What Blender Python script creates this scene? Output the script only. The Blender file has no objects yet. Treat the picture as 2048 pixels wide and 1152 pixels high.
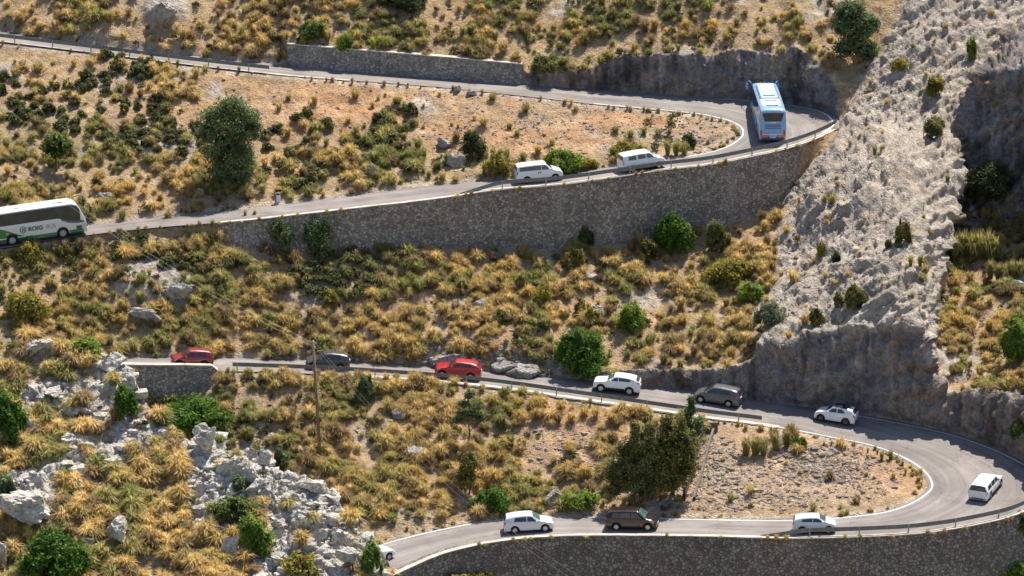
import bpy, math, random
import numpy as np
from mathutils import Matrix, Vector
random.seed(7)
rng = np.random.default_rng(11)
SC = bpy.context.scene
COL = SC.collection
# ------------------------------------------------------------------ camera model
F = 7200.0; PITCH = math.radians(15.7); CAM = np.array([0., -283., 100.])
Fw = np.array([0, math.cos(PITCH), -math.sin(PITCH)]); Up = np.array([0, math.sin(PITCH), math.cos(PITCH)])
def ray(u, v):
    u = np.asarray(u, float); v = np.asarray(v, float)
    a = (u - 1024) / F; b = (576 - v) / F
    return np.stack([a, Fw[1] + b * Up[1], Fw[2] + b * Up[2]], -1)
def at_z(u, v, z):
    d = ray(u, v); t = (np.asarray(z) - CAM[2]) / d[..., 2]
    return CAM + d * t[..., None]
def at_y(u, v, y):
    d = ray(u, v); t = (np.asarray(y) - CAM[1]) / d[..., 1]
    return CAM + d * t[..., None]
def project(p):
    q = np.asarray(p) - CAM
    dep = q @ Fw
    return 1024 + F * q[..., 0] / dep, 576 - F * (q @ Up) / dep
# ------------------------------------------------------------------ noise
def _h(ix, iy, iz, seed):
    n = (ix.astype(np.int64) * 374761393 + iy.astype(np.int64) * 668265263 + iz.astype(np.int64) * 1442695041 + seed * 974711) & 0x7fffffff
    n = ((n ^ (n >> 13)) * 1274126177) & 0x7fffffff
    n = ((n ^ (n >> 15)) * 844241) & 0x7fffffff
    return ((n ^ (n >> 11)) & 0xffff) / 65535.0
def vnoise(p, seed=0):
    i = np.floor(p).astype(np.int64); f = p - i; f = f * f * (3 - 2 * f)
    r = 0
    for dx in (0, 1):
        wx = f[..., 0] if dx else 1 - f[..., 0]
        for dy in (0, 1):
            wy = f[..., 1] if dy else 1 - f[..., 1]
            for dz in (0, 1):
                wz = f[..., 2] if dz else 1 - f[..., 2]
                r = r + wx * wy * wz * _h(i[..., 0] + dx, i[..., 1] + dy, i[..., 2] + dz, seed)
    return r * 2 - 1
def fbm(p, oct=4, seed=0, gain=.5, ridged=False):
    a = 1.; s = 0; tot = 0
    for k in range(oct):
        n = vnoise(p * 2.03 ** k + 17.3 * k, seed + k)
        if ridged: n = 1 - 2 * np.abs(n)
        s = s + a * n; tot += a; a *= gain
    return s / tot
def smooth(x, a, b):
    t = np.clip((x - a) / (b - a), 0, 1); return t * t * (3 - 2 * t)
# ------------------------------------------------------------------ objects
def tag(o, label=None, cat=None, group=None, kind=None):
    if label: o['label'] = label
    if cat: o['category'] = cat
    if group: o['group'] = group
    if kind: o['kind'] = kind
    return o
def link(o, parent=None):
    COL.objects.link(o)
    if parent is not None: o.parent = parent
    return o
def empty(name, loc=(0, 0, 0), rot=None):
    o = bpy.data.objects.new(name, None); o.empty_display_size = .3
    o.location = loc
    if rot is not None: o.rotation_euler = rot
    return link(o)
def mesh_np(name, V, Fc, mat, parent=None, col=None, smooth_=False, uv=None):
    """V (n,3); Fc: array (m,k) or list of arrays with differing k, or list of lists"""
    me = bpy.data.meshes.new(name)
    V = np.asarray(V, np.float32)
    if isinstance(Fc, np.ndarray): Fc = [Fc]
    if len(Fc) and not isinstance(Fc[0], np.ndarray):
        loops = np.array([i for f in Fc for i in f], np.int32)
        sizes = np.array([len(f) for f in Fc], np.int32)
    else:
        loops = np.concatenate([f.ravel() for f in Fc]).astype(np.int32)
        sizes = np.concatenate([np.full(len(f), f.shape[1], np.int32) for f in Fc])
    me.vertices.add(len(V)); me.vertices.foreach_set('co', V.ravel())
    me.loops.add(len(loops)); me.loops.foreach_set('vertex_index', loops)
    me.polygons.add(len(sizes))
    st = np.concatenate([[0], np.cumsum(sizes)[:-1]]).astype(np.int32)
    me.polygons.foreach_set('loop_start', st)
    me.polygons.foreach_set('use_smooth', np.full(len(sizes), bool(smooth_)))
    me.update(calc_edges=True)
    if col is not None:
        ca = me.color_attributes.new('Col', 'FLOAT_COLOR', 'POINT')
        c = np.ones((len(V), 4), np.float32); c[:, :col.shape[1]] = col
        ca.data.foreach_set('color', c.ravel())
    if uv is not None:
        l = me.uv_layers.new(name='UV'); l.data.foreach_set('uv', np.asarray(uv, np.float32)[loops].ravel())
    if mat is not None: me.materials.append(mat)
    me.validate()
    o = bpy.data.objects.new(name, me)
    return link(o, parent)
def grid_faces(nr, nc, flip=False):
    i = np.arange(nr - 1)[:, None] * nc + np.arange(nc - 1)[None]
    i = i.ravel()
    f = np.stack([i, i + 1, i + nc + 1, i + nc], 1)
    return f[:, ::-1].copy() if flip else f
class MB:
    def __init__(s): s.V = []; s.F = []
    def add(s, V, Fc):
        b = len(s.V); s.V += [tuple(v) for v in V]; s.F += [[b + i for i in f] for f in Fc]; return s
    def box(s, x0, x1, y0, y1, z0, z1):
        V = [(x, y, z) for z in (z0, z1) for y in (y0, y1) for x in (x0, x1)]
        return s.add(V, [[0, 2, 3, 1], [4, 5, 7, 6], [0, 1, 5, 4], [2, 6, 7, 3], [0, 4, 6, 2], [1, 3, 7, 5]])
    def rbox(s, c, h, b=.25):
        """rounded box: centre, half sizes, bevel fraction (8 corner chamfer lattice)"""
        n = 6; V = []; Fc = []
        for i in range(n + 1):
            th = math.pi * i / n
            for j in range(2 * n):
                ph = math.pi * j / n
                q = np.array([math.sin(th) * math.cos(ph), math.sin(th) * math.sin(ph), math.cos(th)])
                q = np.sign(q) * np.abs(q) ** (2 * b if b < .5 else 1)
                V.append((c[0] + q[0] * h[0], c[1] + q[1] * h[1], c[2] + q[2] * h[2]))
        for i in range(n):
            for j in range(2 * n):
                k = (j + 1) % (2 * n)
                Fc.append([i * 2 * n + j, (i + 1) * 2 * n + j, (i + 1) * 2 * n + k, i * 2 * n + k])
        return s.add(V, Fc)
    def cyl(s, p0, p1, r0, r1=None, n=10):
        r1 = r0 if r1 is None else r1
        p0 = Vector(p0); p1 = Vector(p1); d = (p1 - p0).normalized()
        a = d.orthogonal().normalized(); b = d.cross(a)
        V = []
        for p, r in ((p0, r0), (p1, r1)):
            for k in range(n):
                t = 2 * math.pi * k / n; V.append(p + (a * math.cos(t) + b * math.sin(t)) * r)
        Fc = [[k, (k + 1) % n, n + (k + 1) % n, n + k] for k in range(n)] + [list(range(n))[::-1], list(range(n, 2 * n))]
        return s.add(V, Fc)
    def tube(s, pts, rad, n=6):
        for i in range(len(pts) - 1): s.cyl(pts[i], pts[i + 1], rad if not hasattr(rad, '__len__') else rad[i], None if not hasattr(rad, '__len__') else rad[i + 1], n)
        return s
    def build(s, name, mat, parent=None, smooth_=False):
        return mesh_np(name, np.array(s.V), s.F, mat, parent, smooth_=smooth_)
# ------------------------------------------------------------------ materials
MATS = {}
def nt(name):
    m = bpy.data.materials.new(name); m.use_nodes = True; t = m.node_tree; t.nodes.clear()
    o = t.nodes.new('ShaderNodeOutputMaterial'); return m, t, o
def N(t, kind, **k):
    n = t.nodes.new(kind)
    for a, v in k.items():
        if a.startswith('i_'):
            key = a[2:]; key = int(key) if key.isdigit() else key.replace('_', ' ')
            n.inputs[key].default_value = v
        else: setattr(n, a, v)
    return n
def ramp(t, src, stops):
    r = t.nodes.new('ShaderNodeValToRGB'); t.links.new(src, r.inputs[0])
    e = r.color_ramp.elements
    while len(e) < len(stops): e.new(.5)
    for k, (p, c) in enumerate(stops):
        e[k].position = p; e[k].color = (c, c, c, 1) if not hasattr(c, '__len__') else (*c, 1)
    return r.outputs[0]
def mixc(t, a, b, f, mode='MIX'):
    n = t.nodes.new('ShaderNodeMix'); n.data_type = 'RGBA'; n.blend_type = mode
    for s, v in ((0, f), (6, a), (7, b)):
        if hasattr(v, 'is_output') or hasattr(v, 'links'): t.links.new(v, n.inputs[s])
        else: n.inputs[s].default_value = v if s == 0 else (*v, 1)
    return n.outputs[2]
def plain(name, c, rough=.5, metal=0, coat=0, spec=.5, var=.08, vs=3.):
    if name in MATS: return MATS[name]
    m, t, o = nt(name); b = N(t, 'ShaderNodeBsdfPrincipled'); t.links.new(b.outputs[0], o.inputs[0])
    tc = N(t, 'ShaderNodeTexCoord'); ns = N(t, 'ShaderNodeTexNoise', i_Scale=vs, i_Detail=4.)
    t.links.new(tc.outputs['Object'], ns.inputs['Vector'])
    lo = tuple(x * (1 - var) for x in c); hi = tuple(min(1, x * (1 + var)) for x in c)
    t.links.new(ramp(t, ns.outputs[0], [(.35, lo), (.65, hi)]), b.inputs['Base Color'])
    b.inputs['Roughness'].default_value = rough; b.inputs['Metallic'].default_value = metal
    b.inputs['Coat Weight'].default_value = coat; b.inputs['Coat Roughness'].default_value = .06
    b.inputs['Specular IOR Level'].default_value = spec
    MATS[name] = m; return m
def paint(name, c, rough=.35): return plain('paint_' + name, c, rough, coat=.7, var=.03)
def glass(name='dark_glass', c=(.035, .042, .047), rough=.06):
    return plain(name, c, rough, spec=.8, var=.3, vs=1.5)
def leafmat(name, rough=.7, trans=.35):
    m, t, o = nt(name)
    a = N(t, 'ShaderNodeVertexColor', layer_name='Col')
    d = N(t, 'ShaderNodeBsdfPrincipled', i_Roughness=rough); d.inputs['Specular IOR Level'].default_value = .25
    tr = N(t, 'ShaderNodeBsdfTranslucent'); mx = N(t, 'ShaderNodeMixShader'); mx.inputs[0].default_value = trans
    t.links.new(a.outputs[0], d.inputs['Base Color']); t.links.new(a.outputs[0], tr.inputs[0])
    t.links.new(d.outputs[0], mx.inputs[1]); t.links.new(tr.outputs[0], mx.inputs[2]); t.links.new(mx.outputs[0], o.inputs[0])
    MATS[name] = m; return m
def groundmat(name):
    m, t, o = nt(name)
    a = N(t, 'ShaderNodeVertexColor', layer_name='Col')
    tc = N(t, 'ShaderNodeTexCoord'); ob = tc.outputs['Object']
    def nz(sc, det=6., rough=.6, kind='ShaderNodeTexNoise'):
        n = N(t, kind, i_Scale=sc)
        if kind == 'ShaderNodeTexNoise': n.inputs['Detail'].default_value = det; n.inputs['Roughness'].default_value = rough
        t.links.new(ob, n.inputs['Vector']); return n
    n1 = nz(1.6); n2 = nz(9., 5, .7); vo = nz(4.5, kind='ShaderNodeTexVoronoi'); v2 = nz(11., kind='ShaderNodeTexVoronoi')
    f1 = ramp(t, n1.outputs[0], [(.3, .72), (.7, 1.25)])
    f2 = ramp(t, n2.outputs[0], [(.3, .7), (.7, 1.3)])
    f3 = ramp(t, vo.outputs['Distance'], [(.0, 1.12), (.45, 1.0), (.75, .7)])
    c = mixc(t, a.outputs[0], f1, 1., 'MULTIPLY'); c = mixc(t, c, f2, .8, 'MULTIPLY'); c = mixc(t, c, f3, .7, 'MULTIPLY')
    b = N(t, 'ShaderNodeBsdfPrincipled', i_Roughness=.92); b.inputs['Specular IOR Level'].default_value = .15
    t.links.new(c, b.inputs['Base Color'])
    ad = N(t, 'ShaderNodeMath', operation='ADD'); t.links.new(n2.outputs[0], ad.inputs[0])
    ml = N(t, 'ShaderNodeMath', operation='MULTIPLY'); ml.inputs[1].default_value = -.7
    ml2 = N(t, 'ShaderNodeMath', operation='MULTIPLY_ADD'); ml2.inputs[1].default_value = -.5
    t.links.new(vo.outputs['Distance'], ml.inputs[0]); t.links.new(v2.outputs['Distance'], ml2.inputs[0]); t.links.new(ml.outputs[0], ml2.inputs[2])
    t.links.new(ml2.outputs[0], ad.inputs[1])
    bp = N(t, 'ShaderNodeBump', i_Strength=.9, i_Distance=.16); t.links.new(ad.outputs[0], bp.inputs['Height'])
    t.links.new(bp.outputs[0], b.inputs['Normal']); t.links.new(b.outputs[0], o.inputs[0])
    MATS[name] = m; return m
def wallmat(name, stone, mortar, scale=2.6, streak=.5):
    m, t, o = nt(name)
    tc = N(t, 'ShaderNodeTexCoord'); ob = tc.outputs['Object']
    wn = N(t, 'ShaderNodeTexNoise', i_Scale=2.2, i_Detail=3.); t.links.new(ob, wn.inputs['Vector'])
    wv = mixc(t, ob, wn.outputs[1], .05)
    v = N(t, 'ShaderNodeTexVoronoi', i_Scale=scale); t.links.new(wv, v.inputs['Vector'])
    e = N(t, 'ShaderNodeTexVoronoi', i_Scale=scale, feature='DISTANCE_TO_EDGE'); t.links.new(wv, e.inputs['Vector'])
    cr = ramp(t, v.outputs['Color'], [(.25, tuple(x * .66 for x in stone)), (.5, stone), (.78, tuple(x * 1.35 for x in stone))])
    c = mixc(t, mortar, cr, ramp(t, e.outputs['Distance'], [(.0, .0), (.09, 1.)]))
    n1 = N(t, 'ShaderNodeTexNoise', i_Scale=.45, i_Detail=5.); t.links.new(ob, n1.inputs['Vector'])
    c = mixc(t, c, ramp(t, n1.outputs[0], [(.3, (.62, .6, .58)), (.7, (1.25, 1.2, 1.15))]), .5, 'MULTIPLY')
    # pale lime runs: columns of noise stretched down the wall
    mp = N(t, 'ShaderNodeMapping'); mp.inputs['Scale'].default_value = (.55, .3, .07); t.links.new(ob, mp.inputs[0])
    n2 = N(t, 'ShaderNodeTexNoise', i_Scale=1., i_Detail=5.); t.links.new(mp.outputs[0], n2.inputs['Vector'])
    sf = ramp(t, n2.outputs[0], [(.6, 0.), (.72, streak)])
    c = mixc(t, c, (.42, .38, .34), sf)
    b = N(t, 'ShaderNodeBsdfPrincipled', i_Roughness=.9); b.inputs['Specular IOR Level'].default_value = .2
    t.links.new(c, b.inputs['Base Color'])
    bp = N(t, 'ShaderNodeBump', i_Strength=1., i_Distance=.08)
    t.links.new(ramp(t, e.outputs['Distance'], [(0., 0.), (.12, .8), (.4, 1.)]), bp.inputs['Height'])
    t.links.new(bp.outputs[0], b.inputs['Normal']); t.links.new(b.outputs[0], o.inputs[0])
    MATS[name] = m; return m
def asphaltmat():
    m, t, o = nt('asphalt')
    uv = N(t, 'ShaderNodeUVMap', uv_map='UV')
    tc = N(t, 'ShaderNodeTexCoord')
    def nz(vec, sc, mapping=None, det=5.):
        if mapping:
            mp = N(t, 'ShaderNodeMapping'); mp.inputs['Scale'].default_value = mapping; t.links.new(vec, mp.inputs[0]); vec = mp.outputs[0]
        n = N(t, 'ShaderNodeTexNoise', i_Scale=sc, i_Detail=det); t.links.new(vec, n.inputs['Vector']); return n.outputs[0]
    base = (.232, .206, .19)
    n1 = nz(tc.outputs['Object'], .35); n2 = nz(tc.outputs['Object'], 14.); n3 = nz(uv.outputs[0], 1., (.05, 1.5, 1.)); n4 = nz(uv.outputs[0], 1., (.16, 5.5, 1.), 3.)
    c = mixc(t, base, ramp(t, n1, [(.35, .84), (.65, 1.12)]), 1., 'MULTIPLY')
    c = mixc(t, c, ramp(t, n2, [(.3, .86), (.7, 1.14)]), 1., 'MULTIPLY')
    c = mixc(t, c, ramp(t, n3, [(.36, .8), (.62, 1.1)]), .9, 'MULTIPLY')
    c = mixc(t, c, ramp(t, n4, [(.6, 1.), (.72, .72)]), .7, 'MULTIPLY')
    vc = N(t, 'ShaderNodeTexVoronoi', i_Scale=.16, feature='DISTANCE_TO_EDGE'); wn = N(t, 'ShaderNodeTexNoise', i_Scale=.9, i_Detail=6.)
    t.links.new(tc.outputs['Object'], wn.inputs['Vector']); t.links.new(mixc(t, tc.outputs['Object'], wn.outputs[1], .0), vc.inputs['Vector'])
    wc = N(t, 'ShaderNodeVectorMath', operation='MULTIPLY_ADD'); wc.inputs[1].default_value = (3, 3, 3); t.links.new(wn.outputs[1], wc.inputs[0]); t.links.new(tc.outputs['Object'], wc.inputs[2]); t.links.new(wc.outputs[0], vc.inputs['Vector'])
    c = mixc(t, c, ramp(t, vc.outputs['Distance'], [(.0, .62), (.012, 1.)]), .8, 'MULTIPLY')
    pv = N(t, 'ShaderNodeTexVoronoi', i_Scale=1.); mp2 = N(t, 'ShaderNodeMapping'); mp2.inputs['Scale'].default_value = (.07, .42, 1.); t.links.new(uv.outputs[0], mp2.inputs[0]); t.links.new(mp2.outputs[0], pv.inputs['Vector'])
    c = mixc(t, c, ramp(t, pv.outputs['Color'], [(.2, .88), (.5, 1.), (.8, 1.09)]), .8, 'MULTIPLY')
    b = N(t, 'ShaderNodeBsdfPrincipled', i_Roughness=.85); b.inputs['Specular IOR Level'].default_value = .25
    t.links.new(c, b.inputs['Base Color'])
    bp = N(t, 'ShaderNodeBump', i_Strength=.35, i_Distance=.02); t.links.new(n2, bp.inputs['Height']); t.links.new(bp.outputs[0], b.inputs['Normal'])
    t.links.new(b.outputs[0], o.inputs[0]); MATS['asphalt'] = m; return m
def barkmat(): return plain('bark', (.13, .1, .075), .9, var=.4, vs=8)
M_ground = groundmat('ground'); M_leaf = leafmat('leaves', .65, .38); M_grass = leafmat('dry_grass', .75, .5)
M_wall = wallmat('dark_masonry', (.35, .305, .265), (.21, .18, .155), 3.9, .7)
M_wall2 = wallmat('grey_masonry', (.34, .315, .29), (.25, .225, .2), 4.2, .2)
M_wall3 = wallmat('dark_masonry_low', (.25, .222, .2), (.15, .132, .118), 3.6, .15)
M_asph = asphaltmat(); M_bark = barkmat()
M_line = plain('road_paint', (.72, .7, .66), .8, var=.18, vs=2.5)
M_conc = plain('concrete', (.5, .44, .37), .9, var=.2, vs=1.3)
M_rail = plain('galvanised', (.17, .18, .18), .6, metal=.2, var=.15)
M_post = plain('galvanised_post', (.36, .35, .33), .6, metal=.2, var=.15)

# ------------------------------------------------------------------ roads: stations (inner edge, outer edge, height)
A_ST = [((-215,1250),(-215,1400),-6.),((300,1192),(300,1300),-3.5),((640,1130),(640,1215),-1.5),((754,1091),(787,1150),-.7),((856,1064),(887,1107),-.2),((988,1040),(1000,1082),.15),((1117,1033),(1117,1072),.45),
 ((1348,1037),(1348,1071),1.0),((1587,1040),(1591,1076),1.5),((1695,1033),(1747,1072),1.8),((1765,1024),(1851,1065),2.0),((1810,1010),(1952,1049),2.25),
 ((1844,991),(2048,1023),2.5),((1860,971),(2106,982),2.8),((1851,950),(2090,948),3.1),((1824,927),(2048,922),3.35),((1782,906),(2000,899),3.6),
 ((1730,889),(1938,876),3.9),((1660,875),(1869,858),4.2),((1591,862),(1735,831),4.55),((1521,850),(1600,813),4.9),((1424,838),(1482,798),5.3),
 ((1348,827),(1387,782),5.6),((1165,800),(1186,762),6.3),((960,772),(964,742),7.0),((700,752),(700,723),7.8),((434,742),(434,716),8.6),((240,740),(240,715),9.2),((20,738),(20,714),9.9),((-200,736),(-200,712),10.5)]
B_ST = [((-220,507),(-220,536),15.9),((0,474),(0,497),16.7),((184,451),(184,469),17.2),((312,436),(312,455),17.6),((486,418),(486,441),18.2),((700,392),(700,417),18.9),
 ((839,374),(873,397),19.3),((971,362),(990,380),19.7),((1123,346),(1123,369),20.1),((1238,333),(1238,353),20.5),((1325,319),(1325,340),20.8),((1400,308),(1420,329),21.1),
 ((1442,297),(1508,312),21.5),((1468,284),(1584,294),21.8),((1482,269),(1646,271),22.1),((1478,254),(1680,250),22.4),((1458,243),(1668,231),22.7),((1430,235),(1640,219),22.9),
 ((1400,229),(1570,207),23.1),((1348,223),(1480,198),23.4),((1270,216),(1348,191),23.8),((1186,208),(1220,182),24.1),((1047,192),(1047,170),24.7),((873,174),(873,157),25.3),
 ((700,161),(700,143),25.9),((555,149),(560,130),26.4),((382,130),(382,112),27.0),((173,104),(173,88),27.7),((0,83),(0,61),28.2),((-200,58),(-200,38),28.8)]
def crspline(P, n):
    P = np.asarray(P, float); out = []
    Q = np.vstack([2 * P[0] - P[1], P, 2 * P[-1] - P[-2]])
    for i in range(1, len(Q) - 2):
        p0, p1, p2, p3 = Q[i - 1:i + 3]
        # centripetal-ish via limited tangents
        for k in range(n):
            t = k / n
            d1 = np.linalg.norm(p1 - p0) ** .5; d2 = np.linalg.norm(p2 - p1) ** .5; d3 = np.linalg.norm(p3 - p2) ** .5
            m1 = ((p1 - p0) / d1 - (p2 - p0) / (d1 + d2) + (p2 - p1) / d2) * d2
            m2 = ((p2 - p1) / d2 - (p3 - p1) / (d2 + d3) + (p3 - p2) / d3) * d2
            out.append((2*t**3-3*t*t+1)*p1 + (t**3-2*t*t+t)*m1 + (-2*t**3+3*t*t)*p2 + (t**3-t*t)*m2)
    out.append(P[-1]); return np.array(out)
class Road:
    def __init__(s, st):
        arr = np.array([[a[0], a[1], b[0], b[1], z * 20] for a, b, z in st])
        q = crspline(arr, 10)
        s.iu, s.iv, s.ou, s.ov, s.z = q[:, 0], q[:, 1], q[:, 2], q[:, 3], q[:, 4] / 20
        s.I = at_z(s.iu, s.iv, s.z); s.O = at_z(s.ou, s.ov, s.z)
        mid = (s.I + s.O) / 2
        s.s = np.concatenate([[0], np.cumsum(np.linalg.norm(np.diff(mid, axis=0), axis=1))])
    def pt(s, k, t):
        k = np.asarray(k, float); i = np.clip(np.floor(k).astype(int), 0, len(s.z) - 2); f = (k - i)[..., None]
        a = s.I[i] * (1 - f) + s.I[i + 1] * f; b = s.O[i] * (1 - f) + s.O[i + 1] * f
        t = np.asarray(t, float)[..., None] if np.ndim(t) else t
        return a * (1 - t) + b * t
    def locate(s, u, v):
        kk, tt = np.meshgrid(np.linspace(0, len(s.z) - 1.01, 1500), np.linspace(0.02, .98, 41), indexing='ij')
        P = s.pt(kk.ravel(), tt.ravel()); pu, pv = project(P)
        j = np.argmin((pu - u) ** 2 + (pv - v) ** 2 * 4)
        return kk.ravel()[j], tt.ravel()[j], P[j]
    def frame(s, k, t):
        a = s.pt(np.array(max(0, k - 4.)), t); b = s.pt(np.array(min(len(s.z) - 1.01, k + 4.)), t)
        d = b - a; return s.pt(np.array(k), t), d / np.linalg.norm(d)
RA = Road(A_ST); RB = Road(B_ST)
# columns of the terrain
STEP = 3.0
us = np.arange(-198, 2260, STEP); vs_ = np.arange(-66, 1262, STEP)
nU, nV = len(us), len(vs_)
def edge(u, v, z):     # polyline -> (v(u), Y(u)) functions; NaN outside
    o = np.argsort(u); u = u[o]; v = v[o]; z = z[o]
    Y = at_z(u, v, z)[:, 1]
    vv = np.interp(us, u, v, left=np.nan, right=np.nan); yy = np.interp(us, u, Y, left=np.nan, right=np.nan)
    return vv, yy
def split(r, which):
    u, v = (r.iu, r.iv) if which == 'i' else (r.ou, r.ov)
    k = int(np.argmax(u)); return edge(u[:k + 1], v[:k + 1], r.z[:k + 1]), edge(u[k:], v[k:], r.z[k:])
(Ail, Aiu), (Aol, Aou) = split(RA, 'i'), split(RA, 'o')
(Bil, Biu), (Bol, Bou) = split(RB, 'i'), split(RB, 'o')
def pl(pts): 
    p = np.array(pts, float); return np.interp(us, p[:, 0], p[:, 1])
def ymin(y): return np.where(np.isnan(y), np.nan, y)
def slopeY(v, Yc, vc, s):
    """Y where the ray of row v meets a slope s rising from the point (Yc seen at vc)"""
    d = ray(0, 0)
    def tn(v): q = ray(1024, v); return -q[..., 2] / q[..., 1]
    zc = CAM[2] - (Yc - CAM[1]) * tn(vc); th = tn(v)
    return (CAM[2] + CAM[1] * th - zc + s * Yc) / (s + th)
crA = pl([(-210,708),(240,710),(580,712),(700,704),(787,698),(870,682),(930,668),(980,680),(1080,712),(1200,738),(1290,744),(1400,738),(1480,742),(1520,716),(1560,692),(1620,677),(1700,670),(1790,664),(1835,668),(1860,720),(1895,790),(2260,790)])
crAg = pl([(1700,740),(1840,748),(1895,800),(1950,812),(2048,842),(2260,870)])
wbA = pl([(-210,745),(225,746),(262,802),(330,800),(400,786),(434,764),(446,744),(2260,740)])
wbB = pl([(-210,560),(0,520),(300,470),(440,478),(500,490),(560,498),(700,502),(873,494),(1000,492),(1100,496),(1180,491),(1300,480),(1400,463),(1480,440),(1550,410),(1600,362),(1640,304),(1662,272),(1700,255),(2260,255)])
crB = pl([(-210,12),(0,38),(173,66),(312,83),(451,101),(567,113),(573,88),(1046,128),(1052,150),(1100,146),(1180,138),(1250,114),(1348,108),(1420,112),(1480,98),(1560,114),(1590,93),(1640,128),(1680,190),(2260,200)])
Y = np.zeros((nV, nU)); FACE = np.zeros((nV, nU)); ROADM = np.zeros((nV, nU)); BANK = np.zeros((nV, nU)); EDGE = np.full((nV, nU), 1e3)
for c in range(nU):
    kn = []   # (v, Y, segment-type above it)
    u = us[c]
    Yol = Aol[1][c] if not np.isnan(Aol[1][c]) else Aol[1][np.nanargmax(Aol[1] * 0 + us)]
    vol = Aol[0][c] if not np.isnan(Aol[0][c]) else 985.
    if 0: kn += [(1270., (Yol if not np.isnan(Yol) else -6.) - 4 * (1 - smooth(u, 300., 642.)) - .9, 's')]
    elif u > 790: kn += [(1425., Yol + .8, 'w')]
    else: kn += [(1425., Yol - 1.2, 'f')]
    if not np.isnan(Aol[0][c]):
        kn += [(Aol[0][c] + 1, Aol[1][c] + .05, 'r')]
        if not np.isnan(Ail[0][c]):
            kn += [(Ail[0][c], Ail[1][c], 's')]
            a, b = kn[-1][0], Aiu[0][c]
            if 232 < u < 440: kn += [(wbA[c], Aiu[1][c] - .5, 'w')]
            kn += [(Aiu[0][c], Aiu[1][c], 'r')]
        kn += [(Aou[0][c], Aou[1][c], 'f' if u > 1240 else 'b')]
    elif u < 640: 
        kn += [(Aiu[0][c], Aiu[1][c], 'r'), (Aou[0][c], Aou[1][c], 'f')]
    vb, Yb = kn[-1][0], kn[-1][1]
    hc = (vb - crA[c]) / 23.5
    if hc > .12: kn += [(crA[c], Yb + (.16 + .5 * (1 - float(smooth(u, 1150., 1260.)))) * hc + .1, 's')]
    else: kn[-1] = (vb, Yb, 's')
    if u < 1680 and not np.isnan(Bol[0][c]):
        if wbB[c] > Bol[0][c] + 3: kn += [(wbB[c], Bol[1][c] - .35, 'w')]
        kn += [(Bol[0][c], Bol[1][c], 'r')]
        if not np.isnan(Bil[0][c]): kn += [(Bil[0][c], Bil[1][c], 's'), (Biu[0][c], Biu[1][c], 'r')]
        kn += [(Bou[0][c], Bou[1][c], ('w' if u < 1049 else 'f') if u > 570 else 'b')]
        vb, Yb = kn[-1][0], kn[-1][1]
        hc = (vb - crB[c]) / 21.5
        kn += [(crB[c], Yb + (.15 if u > 572 else .6) * hc + .1, 's')]
        vb, Yb = kn[-1][0], kn[-1][1]
        kn += [(-70., float(slopeY(-70., Yb, vb, .62)), 's')]
    else:
        y0 = 50.2 - 3.7 * float(smooth(u, 1680., 1850.)); kn += [(245., y0, 's'), (-70., float(slopeY(-70., y0, 245., .62)), 's')]
    kn.sort(key=lambda q: -q[0])
    kv = np.array([q[0] for q in kn]); ky = np.array([q[1] for q in kn])
    Y[:, c] = np.interp(vs_, kv[::-1], ky[::-1])
    for i in range(len(kn) - 1):
        m = (vs_ <= kn[i][0]) & (vs_ > kn[i + 1][0])
        if kn[i][2] in 'fw': FACE[m, c] = 1 if kn[i][2] == 'f' else 2
        if kn[i][2] == 'r': ROADM[m, c] = 1
        if kn[i][2] == 'b': BANK[m, c] = 1
    ed = [q[c] for q in (Ail[0], Aiu[0], Aol[0], Aou[0], Bil[0], Biu[0], Bol[0], Bou[0]) if not np.isnan(q[c])]
    if ed: EDGE[:, c] = np.min(np.abs(vs_[:, None] - np.array(ed)[None]), 1)
EDGE[ROADM > 0] = 0
UU, VV = np.meshgrid(us, vs_)
_w = smooth(UU, 1625, 1660) * (1 - smooth(UU, 1720, 1770)) * (ROADM == 0) * (FACE != 2) * smooth(EDGE, 3, 14); _w = np.where(UU > 1684, smooth(UU, 1625, 1660) * (1 - smooth(UU, 1720, 1770)) * ((VV < 850)), _w)
for _ in range(60): Y = Y + _w * .5 * ((np.roll(Y, 1, 1) + np.roll(Y, -1, 1)) / 2 - Y)
# bulge of the bare ridge and hollow beside it
Y -= 4.5 * np.exp(-((UU - 1790) / 110) ** 2) * np.sin(np.pi * np.clip((VV - 245) / (665 - 245), 0, 1)) * (ROADM == 0)
ridge_r = np.interp(VV, [-66, 0, 40, 90, 130, 190, 250, 400, 450, 600, 680, 740, 790, 800], [2100, 2075, 2055, 2015, 1980, 1935, 1912, 1905, 1900, 1880, 1868, 1850, 1896, 2400])
ridge_r = ridge_r + 15 * fbm(np.stack([VV * .022, VV * 0, VV * 0], -1), 4, 15) * (VV < 740)
Yg = np.zeros_like(Y)
for c in range(nU):
    u = us[c]
    if u < 1800: continue
    vo, yo = (Aou[0][c], Aou[1][c]) if not np.isnan(Aou[0][c]) else (960., 8.)
    cv = crAg[c]; cy = yo + .3 * (vo - cv) / 23.5
    y1 = float(slopeY(445., cy, cv, .27)); top = 60. - (u - 1950) * .3
    Yg[:, c] = np.interp(vs_, [-70, 50, 150, 445, cv, vo], [Y[0, c], float(np.interp(50., vs_, Y[:, c])) - .5, y1 + 4.5, y1, cy, yo])
gm = smooth(UU - ridge_r, -5, 9) * (VV < np.interp(UU, us, np.where(np.isnan(Aou[0]), 960, Aou[0]))) * (UU > 1840)
Y = Y * (1 - gm) + Yg * gm
gully_cliff = (gm > .5) & (VV < 450) & (VV > 20)
P = at_y(UU, VV, Y)
P0 = P.copy()
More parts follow.
